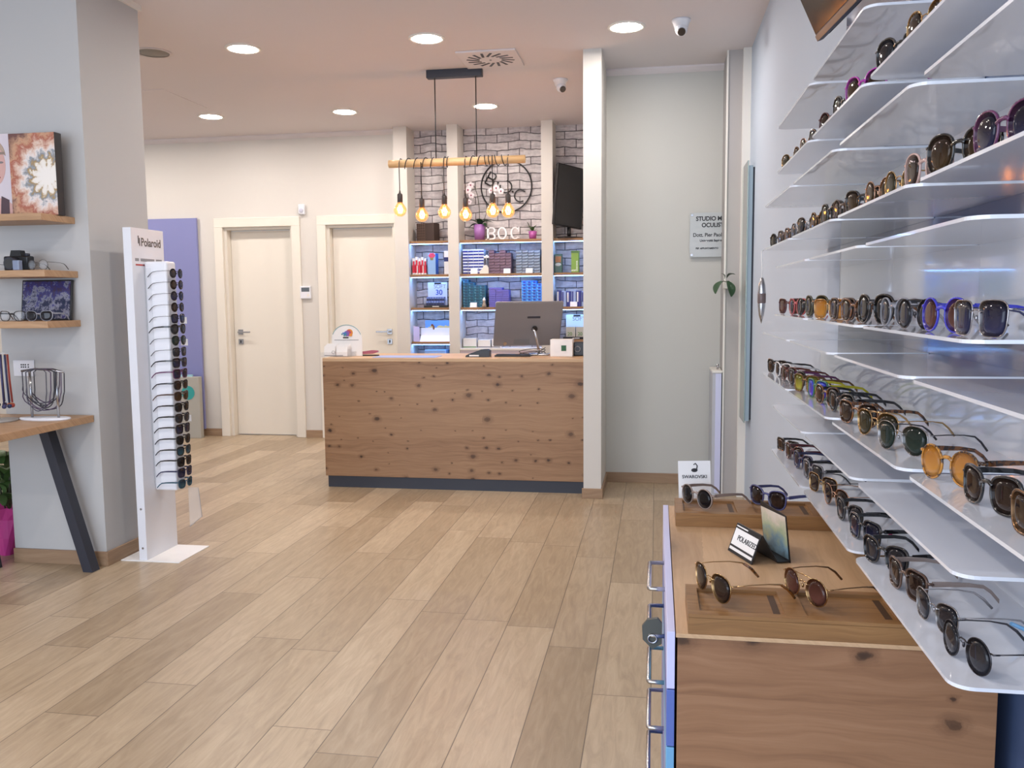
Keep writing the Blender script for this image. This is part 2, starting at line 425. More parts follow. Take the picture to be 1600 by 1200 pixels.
def dome_cam(x, y, label, facing):
    t = thing('security_camera', label, 'camera', (x, y, CE), facing)
    MB().lathe([(0, 0), (.055, 0), (.055, -.012), (.047, -.02), (.04, -.045), (0, -.046)], 24).build('mount', M_steel, t)
    hd = MB().sphere((0, -.012, -.06), .036, seg=20).build('head', M_steel, t)
    d = Vector((0, -.8, -.6)).normalized(); c = Vector((0, -.012, -.06))
    MB().cyl(c + d * .028, c + d * .038, .024, .022, 20).build('camera_lens', mat('cam_lens', '#3a3330', .1, 0, .6, .8), hd)
dome_cam(.13, 5.33, 'white dome security camera on the ceiling before the grey recess', .05)
dome_cam(-.715, 6.56, 'small white dome security camera on the ceiling over the counter', .6)

# ------------------------------------------------------------------ reception counter
ct = thing('reception_counter', 'knotty oak reception counter with dark slate plinth beside the white partition', 'counter', (-1.44, 5.946, 0))
MB().box(-.95, 0, .085, .945, .025, .925, b=.002).build('front_panel', M_counter, ct)
MB().box(-.95, 0, .925, .945, .56, .95, b=.002).build('worktop', M_oaktop, ct)
MB().box(-.935, .012, 0, .945, .03, .085).build('plinth', M_plinth, ct)
MB().box(-.95, .025, .085, -.925, .55, .925).build('side_panel', M_counter, ct)
MB().box(.915, .025, .085, .94, .55, .925).build('side_panel', M_counter, ct)

# items on the counter, top z=.95
CT = .9505
# business card display
t = thing('card_display', 'white arched card display with a colourful head emblem on the counter', 'card holder', (-2.29, 6.12, CT))
arc = [(-.11, 0), (.125, 0)] + [(.0075 + .1175 * math.cos(a), .13 + .105 * math.sin(a)) for a in [PI * i / 16 for i in range(17)]]
MB().prism(arc, .05, .056).build('arched_back', M_paper, t)
MB().prism([(.0075 + r * math.cos(a), .13 + (r - .012) * math.sin(a)) for r, a in [(.117, PI * (.1 + .8 * i / 16)) for i in range(17)] + [(.111, PI * (.9 - .8 * i / 16)) for i in range(17)]], .0485, .0497).build('arched_lettering_band', mat('band_ink', '#8fb0b4', .5), t)
e = MB()
for i, (dx, dz, r, m) in enumerate([(.03, .175, .026, 0), (.022, .171, .023, 1), (.008, .168, .02, 2), (-.004, .166, .014, 3), (-.02, .172, .005, 3), (-.028, .163, .006, 4), (-.012, .152, .005, 4), (.04, .158, .012, 0), (.0, .16, .008, 4)]):
    e.mi = m; e.cyl((dx, .05, dz), (dx, .048 - i * .0003, dz), r, n=20)
e.build('head_emblem', [mat('em_orange', '#d98b3c', .5), mat('em_red', '#b4456b', .5), mat('em_purple', '#7b5ca8', .5), mat('em_blue', '#4b74b8', .5), mat('em_teal', '#3f8c98', .5)], t)
MB().box(-.022, .0485, .132, .022, .0498, .142).build('emblem_caption', M_ink, t)
MB().box(-.09, .0485, .118, .1, .0498, .122).build('caption_line', M_greyink, t)
MB().box(-.155, -.07, 0, .08, .05, .035, b=.002).build('tray', M_clear, t)
for i, x in enumerate((-.1, -.005)):
    cb = MB()
    for j in range(6): cb.box(x - .04, -.035 + j * .013, .004, x + .045, -.033 + j * .013, .075 + j * .004, rot=Matrix.Rotation(R(-6), 3, 'X'))
    cb.build('card_stack', M_paper, t)
MB().box(-.125, -.0712, .008, .02, -.0702, .014).build('tray_caption', M_greyink, t)
MB().tube([(-.055 + .011 * math.cos(PI * i / 6), -.0712, .034 + .011 * math.sin(PI * i / 6)) for i in range(12)], .0018, 5, True).build('tray_emblem', M_greyink, t)
t = thing('stapler', 'dusky pink stapler lying beside the white card display', 'stapler', (-2.12, 6.2, CT))
MB().prism([(-.07, .0), (.07, .0), (.072, .008), (-.07, .008)], -.018, .018).build('base', M_ink, t)
MB().prism([(-.07, .012), (.03, .016), (.07, .028), (.066, .04), (.02, .042), (-.07, .03)], -.014, .014).build('arm', mat('dusky_pink', '#a5596a', .4), t)
MB().box(-.075, -.02, -.0004, .09, .06, .0004).build('note', M_paper, t, (0, 0, .0005)) if False else None
tag(MB().box(-2.03, 5.99, CT, -1.56, 6.2, CT + .003, b=.001).build('leaflet', mat('blue_leaflet', '#8ea3d8', .4)), 'flat pale blue leaflet lying on the counter top', 'leaflet')
t = thing('payment_terminal', 'black payment terminal wedge lying on the counter before the purple lens boxes', 'card terminal', (-1.265, 6.1, CT))
MB().prism([(-.09, 0), (.085, 0), (.085, .045), (.065, .056), (.03, .054), (-.085, .014)], -.035, .045).build('housing', M_black, t)
MB().box(-.06, -.0375, .006, .01, -.035, .016, b=.001).build('card_slot', M_paper, t)
MB().prism([(-.07, .0195), (.02, .0515), (.02, .053), (-.07, .021)], -.025, .035).build('keypad', M_char, t)
# monitor
t = thing('monitor', 'silver flat monitor seen from behind on a bent metal stand on the counter', 'monitor', (-.9, 6.33, CT), 0.)
tilt = Matrix.Rotation(R(-14), 4, 'X')
sh = MB(); sh.prism([(-.25, 0), (.25, 0), (.25, .365), (-.25, .365)], -.011, .011, smooth=False)
bmesh.ops.bevel(sh.bm, geom=sh.bm.edges[:], offset=.006, segments=2, affect='EDGES')
bk = sh.build('back_shell', mat('monitor_grey', '#858386', .42, .15), t, (-.06, .06, .068), (R(27), 0, R(19)))
MB().box(-.21, .012, .02, .2, .0135, .32).build('screen', M_black, bk)
MB().box(-.012, -.0155, .235, .085, -.0125, .25, b=.002).build('maker_badge', M_char, bk)
MB().box(-.1, -.0145, .02, .02, -.0125, .06, b=.001).build('rating_label', mat('rating_label', '#77777b', .5), bk)
MB().cyl((-.165, -.0145, .025), (-.165, -.012, .025), .014).build('lock_slot', M_chrome, bk)
MB().cyl((.05, -.024, .15), (.05, -.011, .15), .02).build('pivot', M_black, bk)
MB().tube([(.0, -.03, .19), (.012, -.06, .188), (.025, -.068, .172), (.035, -.06, .12), (.045, -.045, .06), (.048, -.035, .012)], .0095, 10).build('stand_arm', M_chrome, t)
MB().box(-.03, -.075, 0, .12, .05, .012, b=.005).build('stand_foot', M_chrome, t)
tag(MB().tube([(-.86 + .09 * math.cos(a) * (1 + .1 * math.sin(3 * a)), 6.0 + .03 * math.sin(a), CT + .022 + .02 * math.sin(a + .5) + .003 * a) for a in [i * .3 for i in range(44)]], .0025, 6).build('cable_coil', M_black), 'black cable coiled loosely on the counter below the silver monitor', 'cable')
kb = thing('keyboard', 'flat black keyboard lying between card terminal and monitor stand', 'keyboard', (-1.02, 6.16, CT))
MB().box(-.13, -.05, 0, .13, .05, .012, b=.003).build('case', M_black, kb)
MB().box(-.12, -.042, .012, .12, .042, .017, b=.001).build('key_field', M_char, kb)
t = thing('white_box', 'white cardboard box with a dark green square on its front, on the counter', 'box', (-.69, 6.17, CT))
MB().box(-.06, -.02, 0, .1, .1, .122, b=.002).build('carton', M_paper, t)
MB().box(.02, -.022, .04, .055, -.0195, .08).build('green_square', mat('bottle_green', '#1f5a36', .5), t)
MB().box(-.0615, .0, .095, -.0595, .03, .11).build('mark', M_greyink, t)
MB().box(-.0615, .05, .04, -.0595, .062, .06).build('mark', M_ink, t)
t = thing('webcam', 'black gadget with a round silver ring standing at the counter end', 'gadget', (-.56, 6.24, CT))
MB().box(-.028, -.02, .0, .06, .03, .1, b=.006).build('body', M_black, t)
MB().tube([(.0 + .02 * math.cos(a), -.024, .05 + .02 * math.sin(a)) for a in [2 * PI * i / 16 for i in range(16)]], .004, 6, True).build('ring', M_silver, t)

# ------------------------------------------------------------------ hanging lamp
t = thing('pendant_lamp', 'wooden beam pendant with six glowing filament bulbs hanging over the counter', 'lamp', (-1.42, 6.14, CE))
MB().box(-.2, -.03, -.055, .2, .03, 0, b=.003).build('canopy', M_char, t)
for x in (-.145, .152):
    MB().cyl((x, 0, -.055), (x, 0, -.62), .004, n=8).build('suspension_cord', M_black, t)
BZ = -.638
bm_ = MB(); bm_.cyl((-.495, 0, BZ), (.5, 0, BZ + .002), .028, n=24); bm_.build('beam', M_beam, t)
bulbs = [(-.41, 2.128, 2.0), (-.248, 2.087, 1.945), (-.082, 2.105, 1.97), (.073, 2.083, 1.945), (.27, 2.104, 1.967), (.38, 2.101, 1.96)]
M_bulb = NT('amber_bulb_glass')
_k = M_bulb; _tr = _k.n('ShaderNodeBsdfTransparent'); _tr.inputs[0].default_value = (1, .78, .5, 1); _gl = _k.n('ShaderNodeBsdfGlossy'); _gl.inputs['Roughness'].default_value = .03; _gl.inputs[0].default_value = (1, .85, .65, 1)
_fr = _k.n('ShaderNodeLayerWeight'); _fr.inputs[0].default_value = .35; _mx = _k.n('ShaderNodeMixShader')
_k.t.links.new(_fr.outputs['Facing'], _mx.inputs[0]); _k.t.links.new(_tr.outputs[0], _mx.inputs[1]); _k.t.links.new(_gl.outputs[0], _mx.inputs[2])
_em = _k.n('ShaderNodeEmission'); _em.inputs[0].default_value = (1, .5, .17, 1); _em.inputs[1].default_value = .3
_ad = _k.n('ShaderNodeAddShader'); _k.t.links.new(_mx.outputs[0], _ad.inputs[0]); _k.t.links.new(_em.outputs[0], _ad.inputs[1])
_k.t.links.new(_ad.outputs[0], _k.t.nodes['Material Output'].inputs[0]); M_bulb = _k.m
BP = [(0, -.075), (.014, -.073), (.026, -.064), (.0335, -.05), (.0355, -.038), (.033, -.024), (.024, -.008), (.016, .004), (.013, .014)]
SP = [(0, 0), (.016, 0), (.019, .006), (.019, .062), (.015, .067), (.008, .072), (.004, .09), (0, .09)]
BP = [(r * 1.32, z * 1.2) for r, z in BP]
bme = MB().lathe(BP, 28).mesh('bulb', [M_bulb]); sme = MB().lathe(SP, 20).mesh('socket', [mat('socket_black', '#2b2322', .5)])
fl = MB()
for i in range(5):
    a = 2 * PI * i / 5
    fl.tube([(.005 * math.cos(a), .005 * math.sin(a), -.012), (.019 * math.cos(a), .019 * math.sin(a), -.04), (.008 * math.cos(a + .6), .008 * math.sin(a + .6), -.066)], .0032, 6)
fme = fl.mesh('filament', [M_fil])
for i, (x, zt, zb) in enumerate(bulbs):
    so = link('socket', sme, t, (x, -.03, zt - .07 - CE))
    bo = link('bulb', bme, t, (x, -.03, zt - .075 - CE))
    link('filament', fme, bo)
    pts = []
    turns = [2, 1.5, 1.2, 2, 2.2, 2][i]; x0 = x + [.13, .09, .03, .11, -.06, -.1][i]
    for j in range(int(turns * 14) + 1):
        f = j / (turns * 14); a = PI / 2 + turns * 2 * PI * f
        pts.append((x0 + (x - x0) * f, .037 * math.cos(a), BZ + .037 * math.sin(a)))
    pts.append((x, -.037, BZ)); pts.append((x, -.03, zt + .02 - CE))
    MB().tube(pts, .0032, 6).build('bulb_cord', M_black, t)

# ------------------------------------------------------------------ niche shelves
def niche_shelf(x0, x1, z, label, name='niche_shelf', strip=True):
    t = thing(name, label, 'shelf', ((x0 + x1) / 2, 8.03, z)); w = (x1 - x0) / 2
    MB().box(-w, 0, -.026, w, .22, 0, b=.002).build('board', M_nichewood, t)
    if strip:
        MB().box(-w + .004, .012, -.0305, w - .004, .045, -.0262, b=.001).build('light_strip', M_strip, t)
    return t
N1, N2, N3 = (-2.319, -1.936), (-1.832, -1.052), (-.944, -.486)
for zi, z in enumerate((1.92, 1.605, 1.29, .965)):
    niche_shelf(*N1, z, 'oak board with blue-white light strip in the narrow niche by the door, ' + ['topmost', 'second from top', 'third from top', 'lowest'][zi])
for zi, z in enumerate((1.92, 1.605, 1.29)):
    niche_shelf(*N2, z, 'wide oak board with blue-white light strip in the middle niche, ' + ['topmost', 'second from top', 'lowest'][zi])
for zi, z in enumerate((1.92, 1.605, 1.29, .985)):
    niche_shelf(*N3, z, 'oak board with light strip in the niche beside the partition, ' + ['topmost', 'second from top', 'third from top', 'lowest'][zi], strip=True)
t = thing('low_cabinet', 'low pale lilac cabinet under the middle niche behind the counter', 'cabinet', (-1.442, 7.99, 0))
MB().box(-.388, 0, .0, .388, .25, .885, b=.002).build('body', mat('pale_lilac', '#d9cdd6', .5), t)
MB().box(-.389, -.01, .885, .389, .25, .905, b=.002).build('top_board', M_white, t)
Y0 = 8.06
# ---- top row things
t = thing('woven_box', 'dark brown checked storage box on the topmost narrow shelf', 'box', (-2.18, Y0 + .03, 1.9205), R(-14))
wb = MB(); wb.box(-.095, 0, 0, .095, .11, .172, b=.003)
wb.build('carton', mat('dark_brown', '#3a2a24', .6), t)
wg = MB()
for i in range(7): wg.box(-.096, -.002, .01 + i * .025, .096, .002, .024 + i * .025) if False else wg.box(-.096 , -.0025, .012 + i * .0245, -.004, .0, .014 + i * .0245)
for i in range(5): wg.box(-.09 + i * .021, -.0025, .002, -.088 + i * .021, .0, .17)
wg.build('check_lines', mat('tan_line', '#6f5748', .6), t)

def pot_prof(h, r0, r1): return [(0, 0), (r0, 0), (r1, h), (r1 - .006, h), (r1 - .008, h - .02), (0, h - .02)]
def leafmesh(mb, base, tip, width, bend=.02, n=8):
    base, tip = Vector(base), Vector(tip); d = tip - base; side = d.cross(Vector((0, 0, 1)))
    if side.length < 1e-4: side = Vector((1, 0, 0))
    side.normalize(); upv = side.cross(d).normalized()
    rows = []
    for i in range(n + 1):
        f = i / n; w = width * math.sin(PI * min(.999, f * .92 + .06)) ** .7; c = base + d * f + upv * bend * 4 * f * (1 - f)
        rows.append([mb.bm.verts.new(c - side * w + upv * w * .3), mb.bm.verts.new(c), mb.bm.verts.new(c + side * w + upv * w * .3)])
    fs = []
    for A, B in zip(rows, rows[1:]):
        for j in range(2): fs.append(mb.bm.faces.new((A[j], A[j + 1], B[j + 1], B[j])))
    mb._fin(fs, True)
def flower(mb, c, r, facing):
    c = Vector(c)
    for i in range(5):
        a = 2 * PI * i / 5 + .3
        d = Vector((math.cos(a), 0, math.sin(a)))
        mb.mi = 0; mb.sphere(c + d * r * .55 + Vector((0, .004, 0)), r * .5, 1, .22, 1, 10)
    mb.mi = 1; mb.sphere(c + Vector((0, -.006, 0)), r * .24, 1, 1, 1, 8)
t = thing('potted_orchid', 'white orchid with two tall stems in a large mauve pot on the topmost shelf', 'plant', (-1.66, Y0 + .07, 1.9205))
MB().lathe(pot_prof(.148, .047, .056), 28).build('pot', mat('mauve_pot', '#a06cae', .35), t)
lf = MB()
for a, l, w in ((2.9, .14, .036), (3.6, .11, .04), (.1, .13, .035), (.7, .1, .03), (4.6, .09, .03), (5.4, .11, .032)):
    leafmesh(lf, (0, 0, .13), (l * math.cos(a), .6 * l * math.sin(a), .15 + .05 * math.sin(a * 3)), w, .03)
lf.build('leaves', M_leaf, t)
s1 = [(.0, 0, .13), (.0, 0, .3), (-.015, 0, .42), (-.04, -.01, .5), (-.075, -.02, .53), (-.1, -.02, .5)]
s2 = [(.01, 0, .13), (.05, 0, .2), (.1, -.01, .36), (.12, -.01, .46), (.17, -.02, .5), (.22, -.02, .48)]
MB().tube(s1, .003, 6).build('stem', M_stem, t); MB().tube(s2, .003, 6).build('stem', M_stem, t)
fm = [mat('petal', '#e9dfe2', .5), mat('petal_heart', '#a04468', .5)]
for p, r in (((-.075, -.025, .515), .032), ((-.1, -.03, .47), .034), ((-.07, -.03, .42), .03), ((-.09, -.03, .36), .024), ((.12, -.03, .46), .028), ((.17, -.03, .48), .032), ((.215, -.03, .45), .03), ((.15, -.03, .42), .022)):
    q = MB(); flower(q, p, r, 0); q.build('flower', fm, t)
t = thing('potted_plant', 'small succulent in a little magenta pot right of the white letters', 'plant', (-1.15, Y0 + .06, 1.9205))
MB().lathe(pot_prof(.075, .032, .04), 24).build('pot', mat('magenta_pot', '#b0569e', .35), t)
lf = MB()
for i in range(11):
    a = i * 2.4; l = .05 + .03 * ((i * 7) % 5) / 5
    leafmesh(lf, (0, 0, .06), (l * math.cos(a), l * .6 * math.sin(a), .08 + .07 * ((i * 3) % 4) / 4), .012, .012)
lf.build('leaves', M_leaf2, t)
MB().tube([(0, 0, .06), (-.03, 0, .12), (-.05, 0, .16)], .003, 6).build('stem', M_stem, t)

# standing letters B O C with slab serifs
def arcpts(cx, cz, rx, rz, a0, a1, n=14): return [(cx + rx * math.cos(R(a0 + (a1 - a0) * i / n)), cz + rz * math.sin(R(a0 + (a1 - a0) * i / n))) for i in range(n + 1)]
def ringstroke(mb, outer, inner, d0, d1):
    n = len(outer)
    def v(p, d): return mb.bm.verts.new((p[0], d, p[1]))
    Of, If, Ob, Ib = [[v(p, d) for p in L] for L, d in ((outer, d0), (inner, d0), (outer, d1), (inner, d1))]
    fs = []
    for i in range(n - 1):
        fs += [mb.bm.faces.new((Of[i], Of[i + 1], If[i + 1], If[i])), mb.bm.faces.new((Ob[i], Ib[i], Ib[i + 1], Ob[i + 1])),
               mb.bm.faces.new((Of[i], Ob[i], Ob[i + 1], Of[i + 1])), mb.bm.faces.new((If[i], If[i + 1], Ib[i + 1], Ib[i]))]
    fs += [mb.bm.faces.new((Of[0], If[0], Ib[0], Ob[0])), mb.bm.faces.new((Of[-1], Ob[-1], Ib[-1], If[-1]))]
    mb._fin(fs)
LH = .115
def letter(ch, x):
    t = MB(); d0, d1 = 0, .02
    if ch == 'B':
        t.box(.008, d0, 0, .026, d1, LH); t.box(-.004, d0, 0, .03, d1, .011); t.box(-.004, d0, LH - .011, .03, d1, LH)
        for cz, rz in ((.0865, .0285), (.0305, .0305)):
            o = [(.02, cz + rz)] + arcpts(.055, cz, .035, rz, 90, -90) + [(.02, cz - rz)]
            i = [(.02, cz + rz - .011)] + arcpts(.055, cz, .018, rz - .011, 90, -90) + [(.02, cz - rz + .011)]
            ringstroke(t, o, i, d0, d1)
    else:
        a0, a1 = (0, 360) if ch == 'O' else (42, 318)
        ringstroke(t, arcpts(.045, LH / 2, .045, LH / 2, a0, a1, 32), arcpts(.045, LH / 2, .028, LH / 2 - .012, a0, a1, 32), d0, d1)
        if ch == 'C': t.box(.073, d0, LH - .045, .086, d1, LH - .002); t.box(.072, d0, .01, .084, d1, .022)
    return tag(t.build('standing_letter', mat('letter_white', '#f2eff0', .4), None, (x, 8.055, 1.9205)), f'white wooden slab-serif letter {ch} standing on the topmost middle shelf', 'letter', 'white standing letters')
letter('B', -1.582); letter('O', -1.475); letter('C', -1.352)

# metal ring sign on the brick
t = thing('ring_sign', 'black wire ring with the letters B.O.C on the brick wall', 'sign', (-1.416, 8.243, 2.43))
MB().tube([(.243 * math.cos(2 * PI * i / 64), -.012,   .243 * math.sin(2 * PI * i / 64)) for i in range(64)], .0068, 8, True).build('ring', M_black, t)
ca, sa = math.cos(R(-28)), math.sin(R(-28))
def rot2(p, c): return (c[0] + p[0] * ca - p[1] * sa, -.012, c[1] + p[0] * sa + p[1] * ca)
Bc = (-.15, .075)
lb = MB(); S = .0065
lb.tube([rot2(p, Bc) for p in [(-.034, -.058), (-.034, .058), (.02, .058), (.036, .046), (.036, .016), (.02, .002), (-.034, .002)]], S, 6); lb.tube([rot2(p, Bc) for p in [(.02, .002), (.04, -.012), (.04, -.044), (.022, -.058), (-.034, -.058)]], S, 6); lb.build('letter_b', M_black, t)
for a0, a1, c, r, nm in ((-200, 80, (-.005, -.003), .056, 'letter_o'), (40, 300, (.134, -.09), .056, 'letter_c')):
    MB().tube([(c[0] + r * math.cos(R(a0 + (a1 - a0) * i / 26)), -.012, c[1] + r * math.sin(R(a0 + (a1 - a0) * i / 26))) for i in range(27)], S, 6).build(nm, M_black, t)
for c in ((-.08, .037), (.06, -.05)): MB().sphere((c[0], -.01, c[1]), .009, seg=10).build('dot', M_black, t)

# ---- cartons of contact lenses: single boxes
def box_mesh(name, w, h, d, body, front, style):
    b = MB(); b.box(-w / 2 + .0006, 0, 0, w / 2 - .0006, d, h - .0006, b=.0006, seg=1)
    b.mi = 1
    if style == 'band': b.box(-w / 2 + .001, -.0005, h * .02, w / 2 - .001, .0005, h * .55)
    elif style == 'eye':
        b.box(-w * .22, -.0005, h * .25, w * .3, .0005, h * .78); b.mi = 2; b.prism([(-w * .48, h * .1), (-w * .1, h * .1), (-w * .3, h * .38), (-w * .48, h * .2)], -.0006, .0003)
    elif style == 'wave':
        b.prism([(-w * .48, h * .12), (w * .1, h * .2), (w * .48, h * .5), (w * .48, h * .7), (0, h * .35), (-w * .48, h * .3)], -.0005, .0005)
        b.mi = 2; b.box(-w * .48, -.0006, h * .78, w * .48, .0004, h * .95)
    elif style == 'line': b.box(-w * .48, -.0005, h * .38, w * .48, .0005, h * .5)
    return b.mesh(name, [mat(body, body, .4)] + [mat(c, c, .4) for c in front])
def stack(x0, y, z0, heights, w, h, d, me, desc, sname, jitter=.0015):
    for c, n in enumerate(heights):
        for r in range(n):
            o = link('lens_box', me, None, (x0 + w * (c + .5) + random.uniform(-jitter, jitter), y + random.uniform(0, .004), z0 + r * h))
            tag(o, f'{desc}, {ORD[r]} layer up, {ORD[c]} column of the {sname} stack', 'box', f'{sname} stack of lens boxes')
stack(-1.813, Y0 + .01, 1.6052, [8] * 4, .0505, .0288, .11, box_mesh('lens_box', .0505, .0288, .11, '#e4eaf6', ['#23358e'], 'band'), 'navy and white lens box', 'striped')
stack(-1.563, Y0 + .01, 1.6052, [8, 7, 8, 7], .0535, .0275, .11, box_mesh('lens_box', .0535, .0275, .11, '#6d5264', ['#8f7484', '#4c3040'], 'wave'), 'dull burgundy lens box', 'burgundy')
stack(-1.302, Y0 + .01, 1.6052, [8, 8, 8, 8], .0565, .0272, .11, box_mesh('lens_box', .0565, .0272, .11, '#74869e', ['#a9bccb', '#4a525e'], 'wave'), 'grey-blue lens box', 'grey-blue')
stack(-1.817, Y0 + .01, 1.2902, [10, 9, 8, 8], .055, .0262, .11, box_mesh('lens_box', .055, .0262, .11, '#15607a', ['#0d3c58', '#6ba8bd'], 'eye'), 'teal lens box', 'teal')
stack(-1.565, Y0 + .01, 1.2902, [9, 9, 8], .064, .0205, .11, box_mesh('lens_box', .064, .0205, .11, '#5d56b0', ['#8f8ade'], 'line'), 'violet lens box', 'violet')
stack(-1.252, Y0 + .01, 1.2902, [9, 9, 9, 8], .0475, .0272, .11, box_mesh('lens_box', .0475, .0272, .11, '#2f8cf0', ['#1c2f9a', '#7fd0ff'], 'eye'), 'bright blue lens box', 'bright blue')
# price cards
for x, z, l in ((-1.7, 1.6052, 'small blank white price card before the striped lens boxes'), (-1.385, 1.6052, 'small blank white price card before the burgundy lens boxes'),
             (-1.175, 1.6052, 'small blank white price card before the grey-blue lens boxes'), (-1.71, 1.2902, 'small blank white price card before the teal lens boxes'),
             (-1.465, 1.2902, 'small blank white price card before the violet lens boxes'), (-.76, 1.2902, 'small blank white price card before the upright navy cartons')):
    tag(MB().prism([(0, 0), (.002, 0), (.017, .042), (.032, 0), (.034, 0), (.018, .045), (.016, .045)], -.032, .032, 'x').build('price_card', M_paper, None, (x, 8.032, z)), l, 'price card')
# ornaments
t = thing('ornament', 'white house-shaped ornament with a cloud on a stick by the striped boxes', 'ornament', (-1.6, 8.035, 1.6052))
MB().prism([(-.045, 0), (.04, 0)] + arcpts(.0125, .05, .0275, .03, 0, 180, 10) + [(-.045, .025)], 0, .012).build('house', mat('ornament_white', '#e8e2d8', .5), t)
MB().cyl((.02, .006, .075), (.02, .006, .15), .0022, n=6).build('stick', M_steel, t)
cl = MB()
for dx, dz, r in ((0, 0, .014), (.016, -.002, .012), (-.015, -.002, .012), (.004, .01, .011)): cl.sphere((.02 + dx, .006, .155 + dz), r, 1, .5, 1, 10)
cl.build('cloud', mat('cloud_white', '#f4f4f4', .6), t)
t = thing('figurine', 'tiny pale figurine with a white cap beside the teal lens boxes', 'figurine', (-1.605, 8.035, 1.2902))
MB().lathe([(0, 0), (.022, 0), (.02, .02), (.012, .045), (.009, .052), (0, .053)], 16).build('body', mat('fig_tan', '#9a8a7a', .6), t)
MB().sphere((0, 0, .06), .015, seg=12).build('head', mat('fig_skin', '#bfae9c', .6), t)
MB().lathe([(0, .095), (.008, .085), (.016, .068), (.015, .064), (0, .064)], 14).build('cap', M_paper, t)
tag(MB().box(-1.4, 8.09, 1.2902, -1.3, 8.18, 1.335, b=.002).build('white_carton', M_paper), 'plain white carton lying between violet and bright blue lens boxes', 'carton')
# low cabinet top
for x, w, h, l in ((-1.755, .13, .09, 'cream carton with a green foot band at the left on the low cabinet'), (-1.615, .12, .075, 'plain white carton right of the cream one on the low cabinet'), (-1.5, .08, .082, 'white carton half hidden by the monitor on the low cabinet')):
    t = thing('carton', l, 'carton', (x, Y0, .9055)); MB().box(-w / 2, 0, 0, w / 2, .12, h, b=.002).build('box', mat('cream_card', '#e3e0dc', .5), t)
    MB().box(-w / 2 + .002, -.001, .002, w / 2 - .002, .0, .014).build('foot_band', mat('soft_green', '#7f9c78', .5) if x < -1.7 else M_greyink, t)
# ---- narrow niche goods
for i in range(5):
    x = -2.292 + i * .0255; h = .155 + .012 * (i % 2); y = 8.05 + i * .012
    t = thing('drops_carton', f'slim red and white eye care carton, {ORD[i]} from left on the narrow shelf', 'carton', (x, y, 1.6052), 0, 'red and white cartons')
    MB().box(-.011, 0, 0, .011, .05, h, b=.001).build('body', M_paper, t)
    c = MB(); c.box(-.0112, -.0006, h * .1, .004 if i % 2 else .0112, .03, h * .58); c.box(-.006, -.0008, h * .5, .0112, .0, h * .82)
    c.build('red_panel', mat('carton_red', '#c8203a', .4), t)
t = thing('solution_carton', 'tall pale blue lens solution carton with a pink flower beside the red cartons', 'carton', (-2.115, Y0, 1.6052), R(-8))
MB().box(-.04, 0, 0, .04, .07, .2, b=.001).build('body', mat('pale_blue_card', '#8fb4e2', .4), t)
MB().box(.0395, .001, .001, .0408, .069, .199).build('side_band', mat('deep_blue_card', '#2f62c0', .4), t)
fb = MB()
for i in range(6): fb.sphere((.003 + .02 * math.cos(i * 1.05), -.001, .178 + .013 * math.sin(i * 1.05)), .016, 1, .08, .8, 10)
fb.build('flower_print', mat('pink_print', '#d24a78', .5), t)
MB().prism([(-.012, .135), (.016, .135), (.02, .16), (-.016, .16)], -.0018, -.0005).build('vase_print', mat('vase_print', '#8a7a50', .5), t)
t = thing('solution_carton', 'white and dark blue carton half hidden by the narrow niche post', 'carton', (-1.965, Y0, 1.6052))
MB().box(-.028, 0, 0, .028, .06, .22, b=.001).build('body', M_paper, t)
MB().box(-.0285, -.0008, .12, .0285, .0, .16).build('band', mat('navy_card', '#232a66', .4), t)
# display "30"
def lens_display(x, z, w, words, num, ncol, label, numcol, cardcol, h=.212):
    t = thing('lens_display', label, 'display', (x, Y0, z))
    MB().box(-w / 2 - .02, -.02, 0, w / 2 + .03, .09, .022, b=.003).build('black_tray', M_black, t)
    MB().box(-w / 2, .07, .02, w / 2, .074, h + .03).build('back_card', mat(cardcol, cardcol, .4), t)
    MB().box(-.03, .067, h + .01, .035, .0695, h + .026).build('brand_bar', M_ink, t)
    text(words, .052, (-w * .2, .068, h - .028), (PI / 2, 0, 0), M_greyink, t, align='LEFT')
    MB().box(-.03, -.0208, .008, .035, -.0202, .014).build('brand_bar', M_paper, t)
    return t
t = lens_display(-2.08, 1.2902, .19, 'SOFT', '30', 8, 'white SOFT lens display marked 30 with small boxes in a black tray', '#2a50b8', '#cfdcf4')
text('30', .07, (-.02, .0675, .122), (PI / 2, 0, 0), mat('blue_num', '#2a50b8', .4), t, off=.001)
for i in range(7):
    for j in range(2):
        link('sample_box', box_mesh('sample_box', .024, .04, .04, '#46558f', ['#20264e'], 'band') if (i == j == 0) else _sb, t, (-.085 + i * .0255, 0 + j * .018, .0225 + j * .04)) if i or j else None
        if i == 0 and j == 0:
            _sb = box_mesh('sample_box', .024, .04, .04, '#6f86c4', ['#20264e'], 'band'); link('sample_box', _sb, t, (-.085, 0, .0225))
